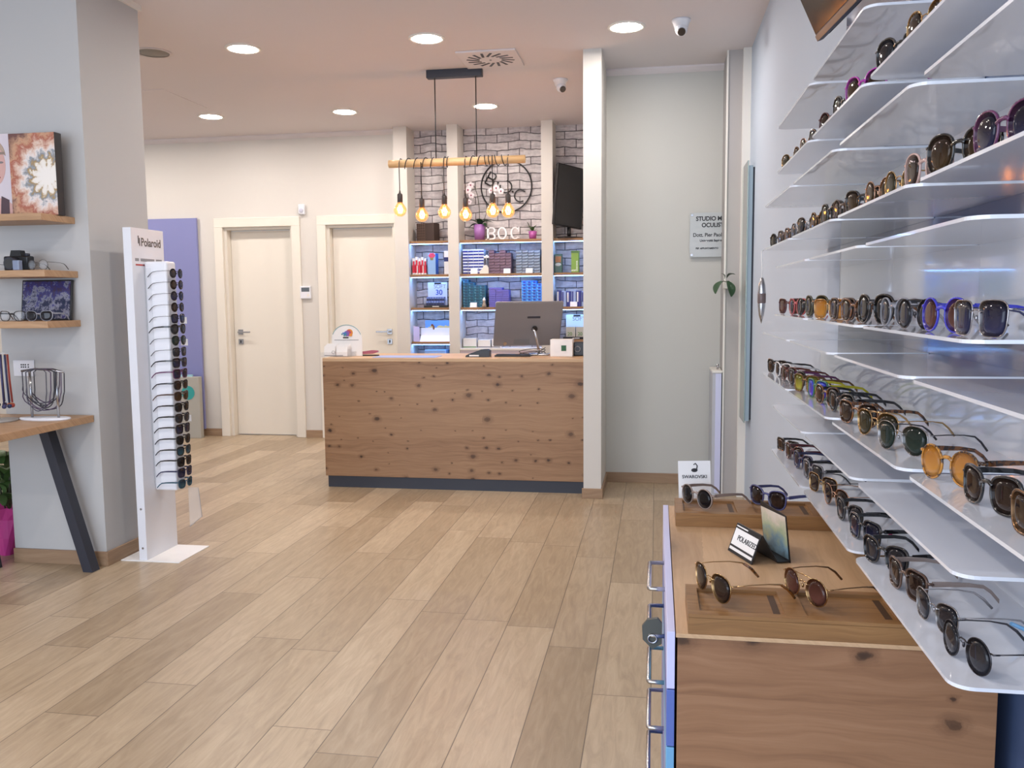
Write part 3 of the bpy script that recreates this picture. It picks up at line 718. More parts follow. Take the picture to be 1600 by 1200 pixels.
# beach display
t = thing('photo_display', 'white curved leaflet display with a beach picture on the lowest narrow shelf', 'display', (-2.1, Y0, .9655))
MB().prism([(0, 0), (.06, .055), (.075, .13), (.078, .13), (.064, .052), (.003, -.0)], -.15, .16, 'x').build('curved_stand', M_paper, t)
pk = NT('beach_print'); _p = pk.sep(pk.pos(obj=True)); _n = pk.noise(pk.pos(obj=True), 22., 3.)
_pc = pk.ramp(pk.math('ADD', k.math('MULTIPLY', 1., 1.) if False else pk.math('MULTIPLY', _p[2], 5.), pk.math('MULTIPLY', _n, .5)), [(.62, '#3a6aa8'), (.75, '#cfc68a'), (.95, '#d8cf94'), (1.15 / 1.2, '#6aa0e6')])
pk.out(_pc, .4)
MB().box(-.11, .075, .08, .16, .079, .2).build('beach_picture', pk.m, t)
MB().sphere((-.04, .073, .155), .012, 1, .3, 1, 10).sphere((-.025, .073, .13), .012, .8, .3, 2, 10).build('printed_bather', mat('tan_print', '#7a4a30', .5), t)
t = thing('leaflet_stand', 'small violet-white folded leaflet left of the beach display', 'leaflet', (-2.275, Y0 - .01, .9655), R(30))
MB().prism([(-.03, 0), (.03, .0), (.03, .14), (-.03, .15)], 0, .004).build('sheet', mat('violet_paper', '#c6c2ee', .5), t)
# below the lowest narrow shelf
niche_shelf(*N1, .78, 'oak board in the narrow niche just behind the counter top', strip=False)
tag(MB().box(-2.2, Y0, .7805, -1.99, 8.2, .885, b=.003).build('blue_carton', mat('pale_blue_card', '#8fb4e2', .4)), 'pale blue carton under the lowest narrow shelf, just above the counter', 'carton')
# ---- right niche goods
t = thing('tin_carton', 'dark green carton with an orange label on the shelf beside the partition', 'carton', (-.905, Y0, 1.6052))
MB().box(-.034, 0, 0, .036, .06, .172, b=.003).build('body', mat('bottle_teal', '#23564e', .35), t)
MB().box(-.025, -.001, .095, .026, .0, .15, b=.0003).build('orange_label', mat('label_orange', '#a7754e', .5), t)
MB().sphere((.0, -.001, .075), .03, 1, .05, .5, 14).build('oval_label', mat('label_pale', '#b4c2c6', .5), t)
t = thing('lime_carton', 'tall lime green carton with white lettering beside the dark green one', 'carton', (-.75, Y0, 1.6052), R(-6))
MB().box(-.034, 0, 0, .034, .055, .2, b=.002).build('body', mat('lime_card', '#7fa63c', .4), t)
MB().box(-.0345, -.001, .178, .0345, .0, .199).build('top_band', mat('lime_dark', '#4f7a34', .4), t)
lw = MB()
for i in range(7):
    z = .012 + i * .014; lw.prism([(.012, z), (.03, z + .004), (.03, z + .008), (.02, z + .01), (.012, z + .006)], -.0012, -.0003)
for i in range(4): lw.prism([(-.03 + i * .011, .008), (-.02 + i * .011, .02 + .006 * (i % 2)), (-.024 + i * .011, .028), (-.032 + i * .011, .018)], -.0012, -.0003)
lw.build('printed_marks', mat('pale_print', '#dfe8d2', .5), t)
for i in range(9):
    x = -.9 + i * .046; hh = .15 - .004 * (i % 3) - (.01 if i > 6 else 0)
    t = thing('slim_carton', f'upright {"navy" if i % 2 == 0 else "white and grey-blue"} slim lens carton, {ORD[i]} from left in the row behind the monitor', 'carton', (x, Y0 + .01 * (i % 3), 1.2902), 0, 'upright cartons')
    MB().box(-.0215, 0, 0, .0215, .1, hh, b=.001).build('body', mat('navy_card2', '#2c2f86', .4) if i % 2 == 0 else mat('greyblue_card', '#9db0dc', .4), t)
    MB().box(-.016, -.0008, hh * .3, -.002, .0, hh * .93).build('stripe', M_paper if i % 2 == 0 else mat('navy_card2', '#2c2f86', .4), t)
t = lens_display(-.74, .9855, .2, 'SOFT', '20', 2, 'white SOFT lens display with two boxes marked 20 beside the partition', '#5a9a3a', '#d3e6f0', .2)
for i, x in enumerate((-.05, .045)):
    s_ = MB().box(x - .044, 0, .0225, x + .044, .06, .115, b=.001).build('sample_box', mat('putty_card', '#b9b7ac', .5), t)
    text('20', .045, (x - .03, -.0012, .035), (PI / 2, 0, 0), mat('green_num', '#4f8a34', .5), s_)
# wall screen in the right niche
t = thing('niche_screen', 'black television standing at an angle in the niche beside the partition', 'television', (-.93, 7.93, 1.9205), R(46))
pn = MB().box(0, -.0, .0, .34, .03, .56, b=.006).build('panel', M_black, t, (0, 0, .12), (0, R(6), 0))
MB().box(.012, -.0015, .012, .328, .001, .548).build('screen', mat('screen_dark', '#12161e', .08, 0, .5, .6), pn)
MB().box(.1, .028, .08, .3, .05, .44, b=.008).build('rear_housing', M_char, pn)
MB().box(.08, -.06, 0, .3, .05, .012, b=.004).cyl((.2, .02, .01), (.2, .02, .1), .018).build('foot', M_black, t)
tag(MB().tube([(-.66, 8.2, 2.3), (-.62, 8.19, 2.2), (-.6, 8.2, 2.1), (-.59, 8.18, 2.0), (-.57, 8.2, 1.93)], .006, 6).build('power_cable', M_black), 'black power cable trailing behind the angled television', 'cable')

# ------------------------------------------------------------------ wall fittings at the back
t = thing('thermostat', 'white wall thermostat with grey display between the two doors', 'thermostat', (-3.417, 8.14, 1.448))
MB().box(-.055, -.025, -.062, .055, 0, .062, b=.005).build('case', M_steel, t)
MB().box(-.04, -.0265, .008, .042, -.0245, .048).build('display', mat('lcd_grey', '#5c646c', .25), t)
MB().cyl((.03, -.027, -.028), (.03, -.024, -.028), .014).build('dial', M_white, t)
t = thing('motion_sensor', 'small white motion sensor high on the wall between the doors', 'sensor', (-3.428, 8.14, 2.255))
MB().box(-.032, -.04, -.05, .032, 0, .05, b=.012, seg=3).build('case', M_steel, t)
MB().sphere((0, -.036, -.012), .024, 1, .5, 1, 14).build('sensor_window', mat('sensor_window', '#c4c6d4', .3), t)
tag(MB().box(-5.2, 8.1, .072, -4.538, 8.128, 2.198, b=.002).build('wall_board', M_lilacpanel), 'tall periwinkle board against the back wall left of the doors', 'board')
t = thing('display_board', 'grey panel with a teal disc leaning before the periwinkle board', 'board', (-4.8, 7.95, .0))
MB().box(-.3, 0, 0, .3, .06, .62, b=.004).build('panel', mat('putty_grey', '#a8a69e', .5), t)
MB().cyl((.18, -.001, .46), (.18, -.004, .46), .07, n=28).build('teal_disc', mat('teal_disc', '#2f9a98', .5), t)
MB().box(-.25, .02, .62, .22, .04, .64).build('clear_top', mat('aqua_edge', '#9cc6d4', .3), t)

# recess: name plate, small cabinet, plant, mirror
t = thing('name_plate', 'clear glass name plate with dark serif-style lettering on the recess wall', 'sign', (.4, 6.36, 1.805))
MB().box(-.17, -.004, -.156, .17, .004, .156, b=.001).build('plate', mat('frosted_plate', '#bcc1c1', .15, 0, .5, 0), t)
M_pl = mat('plate_ink', '#222226', .5)
for bd, sz, x, z in (('STUDIO MEDICO', .042, -.128, .1), ('OCULISTICO', .041, -.088, .055), ('Dott. Pier Paolo', .036, -.148, -.012), ('Università Sapienza', .022, -.1, -.047), ('PER APPUNTAMENTO', .016, -.128, -.1)):
    text(bd, sz, (x, -.005, z), (PI / 2, 0, 0), M_pl, t, off=.0013 if sz > .04 else .0006, sx=.92 if sz > .03 else 1.)
for x in (-.155, .155):
    for z in (-.14, .14): MB().cyl((x, -.008, z), (x, .02, z), .008, n=12).build('spacer', M_chrome, t)
t = thing('tall_cabinet', 'narrow waist-high white cabinet half hidden by the mirror column', 'cabinet', (.4, 6.13, 0))
MB().box(-.02, -.12, 0, .04, .22, .85, b=.002).build('body', mat('cab_grey', '#b9bbc2', .4), t)
MB().box(-.024, -.125, .85, .044, .22, .865, b=.002).build('top_slab', M_white, t)
MB().box(.0, -.124, .02, .038, -.12, .845).build('front', mat('cab_lilac', '#cfd2ee', .3), t)
MB().cyl((.02, .0, .865), (.02, .0, .9), .008, n=12).build('knob', M_chrome, t)
t = thing('wall_mirror', 'tall narrow mirror panel with green glass edge on the right wall end', 'mirror', (.576, 5.82, 1.38))
MB().box(-.022, -.16, -.82, -.014, .155, .83, b=.001).build('mirror_glass', mat('mirror_glass', '#c4d4cc', .04, 1.), t)
MB().box(-.014, -.155, -.81, .012, .15, .8, b=.001).build('backing_board', mat('mirror_back', '#9db0bb', .5), t)
MB().box(.0, -.15, -.8, .0235, .145, .79).build('mounting_strip', M_char, t)
t = thing('hanging_plant', 'dark green leaves of a trailing plant peeking out beside the mirror', 'plant', (.44, 5.95, 1.44))
MB().box(.0, .02, -.02, .05, .078, .03, b=.003).build('wall_holder', M_white, t)
MB().tube([(.03, .03, .02), (0, -.01, .03), (-.03, -.03, .01)], .003, 6).build('stem', M_stem, t)
for b_, tp, w in (((-.01, -.02, .03), (-.055, -.05, -.055), .035), ((.02, -.03, .05), (.07, -.05, .07), .03), ((.02, -.03, .03), (.045, -.06, -.075), .036), ((.0, -.02, .04), (-.02, -.02, .08), .02)):
    q = MB(); leafmesh(q, b_, tp, w, .012); q.build('leaf', M_leaf, t)

# ------------------------------------------------------------------ left pillar: shelves, table and goods
def pshelf(z, label):
    return tag(MB().box(-3.34, 3.735, z - .033, -2.885, 3.98, z, b=.002).build('pillar_shelf', M_shelfwood), label, 'shelf', 'oak shelves on the pillar')
pshelf(1.79, 'highest of three oak shelves on the pillar, carrying pictures')
pshelf(1.522, 'middle of three oak shelves on the pillar, carrying a camera')
pshelf(1.276, 'lowest of three oak shelves on the pillar, carrying a framed photo')
t = thing('side_table', 'oak side table with slanted charcoal legs against the pillar', 'table', (-2.84, 3.98, 0))
MB().box(-.9, -.66, .755, 0, -.003, .79, b=.002).build('table_top', M_shelfwood, t)
def leg(mb, top, bot, w=.032, d=.06):
    tx, ty, tz = top; bx, by, bz = bot
    v = []
    for (x, y, z) in ((bx, by, bz), (tx, ty, tz)):
        v += [(x - w, y - d / 2, z), (x + w, y - d / 2, z), (x + w, y + d / 2, z), (x - w, y + d / 2, z)]
    vs = [mb.bm.verts.new(p) for p in v]
    mb._fin([mb.bm.faces.new([vs[i] for i in q]) for q in ((3, 2, 1, 0), (4, 5, 6, 7), (0, 1, 5, 4), (1, 2, 6, 5), (2, 3, 7, 6), (3, 0, 4, 7))])
    return mb
for a, c in (((-.215, -.09, .755), (-.0, -.09, 0)), ((-.63, -.13, .755), (-.53, -.13, 0)), ((-.215, -.58, .755), (-.0, -.58, 0)), ((-.6, -.58, .755), (-.5, -.58, 0))):
    if c[1] < -.5: continue
    leg(MB(), a, c, .026).build('leg', M_char, t)
# pictures
t = thing('portrait_board', 'thick board printed with a woman in a headband, on the top pillar shelf', 'picture', (-3.13, 3.86, 1.7905))
MB().box(-.2, 0, 0, .0, .05, .4, b=.002).build('board', mat('portrait_ground', '#d6cdd4', .5), t)
MB().prism(arcpts(-.09, .25, .062, .1, 0, 360, 30), -.0012, 0).build('printed_face', mat('print_skin', '#d0a69e', .5), t)
MB().prism(arcpts(-.09, .285, .066, .088, 5, 175, 20) + arcpts(-.09, .285, .06, .05, 165, 15, 20), -.002, -.0008).build('printed_hair', mat('print_hair', '#b39c8b', .5), t)
MB().prism([(-.16, .0), (0, .0), (-.004, .06), (-.04, .085), (-.07, .09), (-.07, .16), (-.12, .16)], -.001, 0).build('printed_shoulder', mat('print_skin', '#d0a69e', .5), t)
MB().prism([(-.07, 0), (-.02, 0), (-.018, .08), (-.06, .1)], -.0018, -.0006).build('printed_strap', mat('print_strap', '#54424a', .6, bump=.6, bscale=300.), t)
lp = MB(); lp.sphere((-.075, -.0012, .19), .016, 1.1, .06, .4, 12); lp.build('printed_lips', mat('print_lips', '#a04a4a', .5), t)
ey = MB(); ey.sphere((-.052, -.0012, .262), .012, 1.2, .06, .45, 12); ey.sphere((-.115, -.0012, .262), .012, 1.2, .06, .45, 12); ey.build('printed_eyes', mat('print_eye', '#857a7c', .5), t)
MB().prism([(-.15, .3), (-.03, .3), (-.028, .312), (-.152, .312)], -.0026, -.0018).build('printed_headband', mat('print_band', '#8d7c72', .5), t)
t = thing('floral_board', 'thick black-edged board with a radiating floral print on the top pillar shelf', 'picture', (-3.0, 3.85, 1.7905))
MB().box(-.126, 0, 0, .124, .05, .396, b=.002).build('board', mat('board_black', '#1d1c20', .5), t)
fk = NT('radial_floral_print'); q_ = fk.sep(fk.pos(obj=True)); dx_ = fk.math('SUBTRACT', q_[0], .075); dz_ = fk.math('SUBTRACT', q_[2], .185)
rr_ = fk.math('SQRT', fk.math('ADD', fk.math('MULTIPLY', dx_, dx_), fk.math('MULTIPLY', dz_, dz_))); an_ = fk.math('ARCTAN2', dz_, dx_)
wv_ = fk.math('MULTIPLY', fk.math('ABSOLUTE', fk.math('SINE', fk.math('MULTIPLY', an_, 6.))), .05)
n_ = fk.noise(fk.pos(obj=True), 38., 3., .6, .8)
f_ = fk.math('ADD', fk.math('SUBTRACT', fk.math('MULTIPLY', rr_, 4.2), fk.math('MULTIPLY', wv_, 2.6)), fk.math('MULTIPLY', fk.math('SUBTRACT', n_, .5), .45))
fk.out(fk.ramp(f_, [(.1, '#efeae2'), (.2, '#e9e2d6'), (.27, '#a98a52'), (.36, '#8a929a'), (.46, '#e6ddd8'), (.58, '#d8b8a4'), (.7, '#a8604c'), (.82, '#c79c7c'), (1., '#6d4a44')]), .5)
MB().box(-.125, -.0012, .001, .122, 0, .395).build('floral_print', fk.m, t)
# camera
t = thing('camera', 'black film camera on the middle pillar shelf', 'camera', (-3.105, 3.82, 1.5225))
MB().box(-.068, 0, 0, .068, .05, .072, b=.008, seg=3).build('body', M_black, t)
MB().prism([(-.035, .07), (.03, .07), (.022, .1), (-.026, .1)], .005, .04).build('viewfinder_hump', M_black, t)
ln = MB(); ln.cyl((-.0, 0, .035), (0, -.045, .035), .032, .03, 24); ln.build('lens_barrel', M_char, t)
MB().cyl((0, -.046, .035), (0, -.044, .035), .024, n=24).build('front_glass', mat('cam_glass', '#15161c', .05, 0, .6, .8), t)
MB().cyl((.048, .025, .07), (.048, .025, .085), .012, n=16).build('shutter_dial', M_char, t)
tag(MB().box(-3.062, 3.745, 1.5225, -3.028, 3.772, 1.57, b=.003).build('lens_cube', mat('frosted_blue', '#8e9ab4', .2, 0, .5, 0, alpha=.8)), 'small pale cube holder before the black film camera', 'holder')
# framed photo
t = thing('framed_photo', 'dark framed photograph in blue and grey on the lowest pillar shelf', 'picture', (-3.04, 3.93, 1.2765))
MB().box(-.145, 0, 0, .135, .012, .205, b=.002).build('frame', M_black, t, (0, 0, 0), (R(-8), 0, 0))
hk = NT('photo_print'); h_ = hk.noise(hk.pos(obj=True), 17., 5., .7); hz_ = hk.sep(hk.pos(obj=True))[2]
hk.out(hk.ramp(hk.math('ADD', hk.math('MULTIPLY', h_, 1.1), hk.math('MULTIPLY', hz_, 1.2)), [(.45, '#1b2a3c'), (.6, '#2e3050'), (.68, '#8a8a98'), (.74, '#3a3a78'), (.9, '#4a3c42')]), .08)
MB().box(-.138, -.0015, .008, .128, 0, .198).build('print', hk.m, t, (0, 0, 0), (R(-8), 0, 0))
# necklace rack
t = thing('necklace_rack', 'white oval stand hung with grey cord loops on the side table', 'rack', (-2.98, 3.8, .7905))
MB().lathe([(0, 0), (.105, 0), (.108, .005), (.105, .01), (0, .01)], 32).build('base', M_steel, t)
bpy.data.objects[t.children[0].name].scale = (1.25, .6, 1)
for x in (-.07, .075): MB().cyl((x, 0, .01), (x, 0, .245), .006, n=10).build('upright', M_chrome, t)
MB().tube([(-.115, 0, .24), (-.04, 0, .25), (.05, 0, .245), (.12, 0, .235)], .005, 8).build('rail', M_chrome, t)
cm = [mat('cord_grey', '#4a4a55', .5), mat('cord_plum', '#4c3a55', .5), mat('cord_black', '#2e2e36', .5)]
for i in range(9):
    w = .055 + .013 * (i % 5); yy = -.03 + .008 * i; zb = .045 + .012 * (i % 4); off = -.012 + .006 * (i % 3)
    pts = [(off - w, yy, .235)] + [(off + w * math.cos(PI + PI * j / 12) * (1 + .1 * math.sin(j)), yy, zb + .09 + .09 * math.sin(PI + PI * j / 12)) for j in range(13)] + [(off + w, yy, .235), (off + w * .5, yy * .5, .25), (off - w * .5, yy * .5, .25)]
    MB().tube(pts, .0026, 6, True).build('cord_loop', cm[i % 3], t)
t = thing('strap_carousel', 'round stand hung with blue and orange spectacle straps, at the table edge', 'rack', (-3.17, 3.72, .7905))
MB().lathe([(0, 0), (.085, 0), (.085, .008), (0, .012)], 28).build('base', mat('carousel_grey', '#a09c98', .4), t)
MB().cyl((0, 0, .01), (0, 0, .33), .006).build('post', M_chrome, t)
MB().lathe([(0, .325), (.07, .328), (.07, .333), (0, .336)], 28).build('top_disc', M_clear, t)
for i in range(14):
    a = 2 * PI * i / 14; c = ['#2a3358', '#28304c', '#c87a48', '#b0483c', '#3a3a60', '#4a3a58', '#d29a5a'][(i * 3) % 7]
    x, y = .055 * math.cos(a), .055 * math.sin(a)
    MB().tube([(x, y, .325), (x * 1.05, y * 1.05, .2), (x * 1.15, y * 1.15, .09)], .0045, 6).sphere((x * 1.15, y * 1.15, .075), .011, seg=8).build('strap', mat('strap' + c, c, .6), t)
t = thing('wall_socket', 'white power socket with dark holes on the pillar above the table', 'socket', (-3.22, 3.98, 1.03))
MB().box(-.06, -.009, -.042, .06, 0, .042, b=.003).build('plate', M_steel, t)
sk = MB(); [sk.cyl((x, -.0105, z), (x, -.008, z), .004, n=8) for x in (-.012, 0, .012, .028) for z in (.006, .018)]; sk.build('socket_holes', M_ink, t)
# plant on the floor
t = thing('potted_plant', 'leafy house plant in crinkled pink wrapping on the floor beside the pillar', 'plant', (-3.52, 4.15, 0))
pw = MB(); rings = []
for j, (z, r) in enumerate(((0, .09), (.1, .12), (.2, .13), (.27, .17))):
    rings.append([pw.bm.verts.new(((r + .012 * math.sin(i * 5 + j)) * math.cos(2 * PI * i / 28), (r + .012 * math.sin(i * 5 + j)) * math.sin(2 * PI * i / 28), z + (.02 * math.sin(i * 3) if j == 3 else 0))) for i in range(28)])
for A, B in zip(rings, rings[1:]): pw._fin([pw.bm.faces.new((A[i], A[(i + 1) % 28], B[(i + 1) % 28], B[i])) for i in range(28)], False)
pw._fin([pw.bm.faces.new(rings[0][::-1])]); pw.build('wrapping', mat('pink_wrap', '#c2408e', .3), t)
MB().cyl((0, 0, .02), (0, 0, .2), .08, .1, 20).build('pot', M_char, t)
lf = MB()
for i in range(26):
    a = i * 2.399; rr = .06 + .11 * ((i * 5) % 7) / 7; z = .3 + .011 * i
    leafmesh(lf, (.3 * rr * math.cos(a), .3 * rr * math.sin(a), z - .06), (rr * 1.1 * math.cos(a), rr * 1.1 * math.sin(a), z + .02 * math.sin(i)), .035, .02)
lf.build('leaves', M_leaf2, t)
st = MB(); [st.tube([(0, 0, .18), (.03 * math.cos(i * 2), .03 * math.sin(i * 2), .36), (.05 * math.cos(i * 2), .05 * math.sin(i * 2), .55)], .005, 6) for i in range(4)]; st.build('stems', M_stem, t)

# ------------------------------------------------------------------ spectacles
SHAPES = {'round': (2.05, .05, .048), 'aviator': (2.3, .057, .05), 'square': (3.5, .054, .047), 'rect': (5., .056, .038), 'wayfarer': (2.7, .053, .045), 'cateye': (2.5, .056, .045), 'oversize': (2.35, .06, .054), 'shield': (3.6, .066, .047)}
def outline(shape, n=28, grow=0.):
    p, w, h = SHAPES[shape]; pts = []
    for i in range(n):
        t = 2 * PI * i / n; c, s = math.cos(t), math.sin(t)
        x = (w / 2) * math.copysign(abs(c) ** (2 / p), c); z = (h / 2) * math.copysign(abs(s) ** (2 / p), s)
        f = z / (h / 2); u = x / (w / 2)
        if shape == 'aviator': x *= 1 + .13 * f; z *= 1 if f > 0 else 1 - .1 * max(0, -u)
        if shape in ('wayfarer', 'square', 'shield', 'oversize'): x *= 1 + .1 * f
        if shape == 'wayfarer': z += .0025 * u * (f > 0)
        if shape == 'cateye': z += .008 * max(0, u) ** 2 * max(0, f); x *= 1 + .08 * f
        pts.append((x, z))
    if grow:
        pts = [(x * (1 + 2 * grow / w), z * (1 + 2 * grow / h)) for x, z in pts]
    return pts
CACHE = {}
def glasses_meshes(shape, metal, double):
    key = (shape, metal, double)
    if key in CACHE: return CACHE[key]
    p, w, h = SHAPES[shape]; rim = .001 if metal else {'shield': .0022, 'round': .0022}.get(shape, .0027)
    dep = .0016 if metal else .0034; gap = .017 if shape != 'shield' else .008
    cx = w / 2 + gap / 2 + rim; cz = h / 2 + rim
    curve = lambda x: 1.5 * x * x
    fr = MB(); n = 28
    inn, outp = outline(shape), outline(shape, grow=rim)
    for s in (-1, 1):
        L = []
        for pts, dy in ((inn, 0), (outp, 0), (outp, dep), (inn, dep)):
            L.append([fr.bm.verts.new((s * (cx + x), curve(cx + x) + dy, cz + z)) for x, z in pts])
        fs = []
        for a in range(4):
            A, B = L[a], L[(a + 1) % 4]
            for i in range(n): fs.append(fr.bm.faces.new((A[i], A[(i + 1) % n], B[(i + 1) % n], B[i])))
        fr._fin(fs, True)
    br = .0012 if metal else .0032; ix = gap / 2 + rim * .6
    zb = cz + h * .2
    fr.tube([(-ix - .003, curve(ix) + dep / 2, zb - .002), (-ix * .5, dep / 2, zb + .002), (ix * .5, dep / 2, zb + .002), (ix + .003, curve(ix) + dep / 2, zb - .002)], br, 6)
    if double: fr.tube([(-ix - .016, .001, cz + h * .47), (0, 0, cz + h * .5), (ix + .016, .001, cz + h * .47)], br, 6)
    xh = cx + w / 2 + rim; yh = curve(xh); zh = cz + h * .27
    hx = xh + .003
    for s in (-1, 1):
        fr.tube([(s * (xh - .003), yh + dep / 2, zh), (s * hx, yh + dep * .8, zh), (s * (hx + .0005), yh + .01, zh)], .0013 if metal else .0028, 6)
        if metal:
            fr.sphere((s * .0075, .007, cz + .0), .0032, .5, .8, 1.3, 8); fr.tube([(s * .0075, .007, cz), (s * ix, .003, cz + .006)], .0006, 4)
    frame = fr.mesh('front_frame', [M_black])
    lens = []
    for s in (-1, 1):
        q = MB(); pts = outline(shape, grow=.0003)
        c0 = [q.bm.verts.new((s * cx, curve(cx) - .0012 + dep * .18, cz)), q.bm.verts.new((s * cx, curve(cx) + dep * .18 + .0012, cz))]
        mid = [q.bm.verts.new((s * (cx + x * .55), curve(cx + x * .55) + dep * .18 - .0009, cz + z * .55)) for x, z in pts]
        rim_ = [q.bm.verts.new((s * (cx + x), curve(cx + x) + dep * .18, cz + z)) for x, z in pts]
        fs = []
        for i in range(n):
            j = (i + 1) % n
            fs += [q.bm.faces.new((c0[0], mid[i], mid[j])), q.bm.faces.new((mid[i], rim_[i], rim_[j], mid[j])), q.bm.faces.new((c0[1], rim_[j], rim_[i]))]
        q._fin(fs, True); lens.append(q.mesh('lens', [M_black]))
    temples = []
    for s in (-1, 1):
        q = MB(); y0 = yh + .008
        path = [(hx, y0, zh), (hx + .001, y0 + .03, zh), (hx, y0 + .065, zh - .002), (hx - .003, y0 + .09, zh - .006), (hx - .005, y0 + .105, zh - .016), (hx - .006, y0 + .12, zh - .032)]
        path = [(s * x, y, max(.0046, z)) for x, y, z in path]
        if metal: q.tube(path, [.001, .001, .001, .0016, .0022, .0022], 6)
        else:
            hw = [.0042, .0038, .0032, .003, .0034, .0036]; th = .0015; rows = []
            for (x, y, z), a in zip(path, hw):
                rows.append([q.bm.verts.new((x + dx * th, y, z + dz * a)) for dx, dz in ((-1, -1), (1, -1), (1, 1), (-1, 1))])
            fs = []
            for A, B in zip(rows, rows[1:]):
                for i in range(4): fs.append(q.bm.faces.new((A[i], A[(i + 1) % 4], B[(i + 1) % 4], B[i])))
            fs += [q.bm.faces.new(rows[0][::-1]), q.bm.faces.new(rows[-1])]; q._fin(fs)
        temples.append(q.mesh('temple', [M_black]))
    CACHE[key] = (frame, lens, temples)
    return CACHE[key]
FR = {
 'black': mat('f_black', '#141417', .15, 0, .5, .5), 'tortoise': tortoise('f_tortoise', '#2a1a12', '#7a4a22'), 'amber tortoise': tortoise('f_amber', '#3a2414', '#c08434'),
 'brown': mat('f_brown', '#4c3428', .18, 0, .5, .4), 'burgundy': mat('f_burgundy', '#4e2028', .18, 0, .5, .4), 'red-brown': mat('f_redbrown', '#5e2a20', .18, 0, .5, .4),
 'grey': mat('f_grey', '#6a686e', .2, 0, .5, .4), 'navy': mat('f_navy', '#2a2c50', .18, 0, .5, .4), 'white': mat('f_white', '#e8e4e2', .25, 0, .5, .3),
 'green': mat('f_green', '#2c6a4e', .25, 0, .5, .3), 'gold': mat('f_gold', '#c4a070', .2, 1.), 'rose gold': mat('f_rose', '#c39a80', .2, 1.),
 'silver': mat('f_silver', '#a8a4a4', .2, 1.), 'gunmetal': mat('f_gun', '#4c4a4e', .22, 1.), 'vivid blue': mat('f_blue', '#2c30b8', .2, 0, .5, .4),
 'magenta': mat('f_magenta', '#a02c9a', .2, 0, .5, .5), 'plum': mat('f_plum', '#5a2550', .2, 0, .5, .4), 'clear pink': mat('f_clearpink', '#d6b4ac', .12, 0, .5, .5, alpha=.75),
 'taupe': mat('f_taupe', '#8c7c74', .18, 0, .5, .4), 'clear violet': mat('f_violet', '#4c5080', .1, 0, .5, .5, alpha=.85), 'bronze': mat('f_bronze', '#7a5c40', .22, .8),
 'clear grey': mat('f_cleargrey', '#a4a6b0', .1, 0, .5, .5, alpha=.6), 'coral': mat('f_coral', '#b4484a', .2, 0, .5, .4), 'olive': mat('f_olive', '#4e4a34', .2, 0, .5, .4), 'light blue': mat('f_lblue', '#7ab0dc', .25),
 'yellow': mat('f_yellow', '#b8b02c', .25), 'teal blue': mat('f_teal', '#2c5468', .2, 0, .5, .4)}
LN = {'brown': lens_mat('l_brown', '#1d1411', '#33251e'), 'grey': lens_mat('l_grey', '#1a1a1e', '#303036'), 'black': lens_mat('l_black', '#0d0d10', '#141418', alpha=.99),
 'green': lens_mat('l_green', '#18211d', '#26332d', alpha=.98), 'violet mirror': lens_mat('l_violet', '#3a4ac0', '#6a4ad8', .08, .98, .5), 'amber': lens_mat('l_amber', '#a86a1c', '#c8882c', .05, .72),
 'olive': lens_mat('l_olive', '#221e12', '#363222', alpha=.98), 'bronze': lens_mat('l_bronze', '#2c2018', '#46351f', .04, .98, .3), 'slate blue': lens_mat('l_slate', '#14141f', '#2c2c48', alpha=.98),
 'rosy': lens_mat('l_rose', '#3a2018', '#5c3830', .03, .97), 'yellow': lens_mat('l_yellow', '#5c5a14', '#b0a83c', .05, .85), 'clear': lens_mat('l_clear', '#c8d0d8', '#d4dae0', .03, .18), 'blue': lens_mat('l_blue', '#10202c', '#2c5464', .04, .98)}
def glasses(loc, yaw, shape, frame, lens, label, metal=None, double=False, temple=None, group=None, tilt=0., tip=None):
    if metal is None: metal = frame in ('gold', 'rose gold', 'silver', 'gunmetal')
    fme, lme, tme = glasses_meshes(shape, metal, double)
    t = thing('sunglasses' if lens != 'clear' else 'spectacles', label, 'sunglasses' if lens != 'clear' else 'spectacles', loc, yaw, group)
    t.rotation_euler = (tilt, 0, yaw)
    link('front_frame', fme, t, m=FR[frame])
    for q in lme: link('lens', q, t, m=LN[lens])
    for q in tme: link('temple', q, t, m=FR[temple or frame])
    return t
SN = {'round': 'round', 'aviator': 'aviator', 'square': 'square', 'rect': 'narrow rectangular', 'wayfarer': 'classic', 'cateye': 'cat-eye', 'oversize': 'oversized', 'shield': 'wide shield'}

# ------------------------------------------------------------------ white acrylic shelf units on the right wall
XF, XB = .38, .592
PA = [(3.26, 2.645), (2.62, 2.025), (1.985, 1.43), (1.395, .82)]
PB = [(2.955, 2.35), (2.325, 1.755), (1.725, 1.15)]
ROWS = [('bottom', .858, 1.0, PB), ('fourth', 1.088, 1.23, PA), ('third', 1.305, 1.453, PB), ('second', 1.532, 1.678, PA), ('top', 1.76, 1.897, PB)]
def ledge(y1, y0, z, th=.005, r=.028):
    m = MB(); p = [(XB, y0), (XB, y1)] + [(XF + r - r * math.cos(R(90 * i / 6 + 90) - PI / 2) if False else XF + r + r * math.cos(R(90 + 90 * i / 6)), y1 - r + r * math.sin(R(90 + 90 * i / 6))) for i in range(7)] \
        + [(XF + r + r * math.cos(R(180 + 90 * i / 6)), y0 + r + r * math.sin(R(180 + 90 * i / 6))) for i in range(7)]
    m.prism(p, z - th, z, 'z'); return m
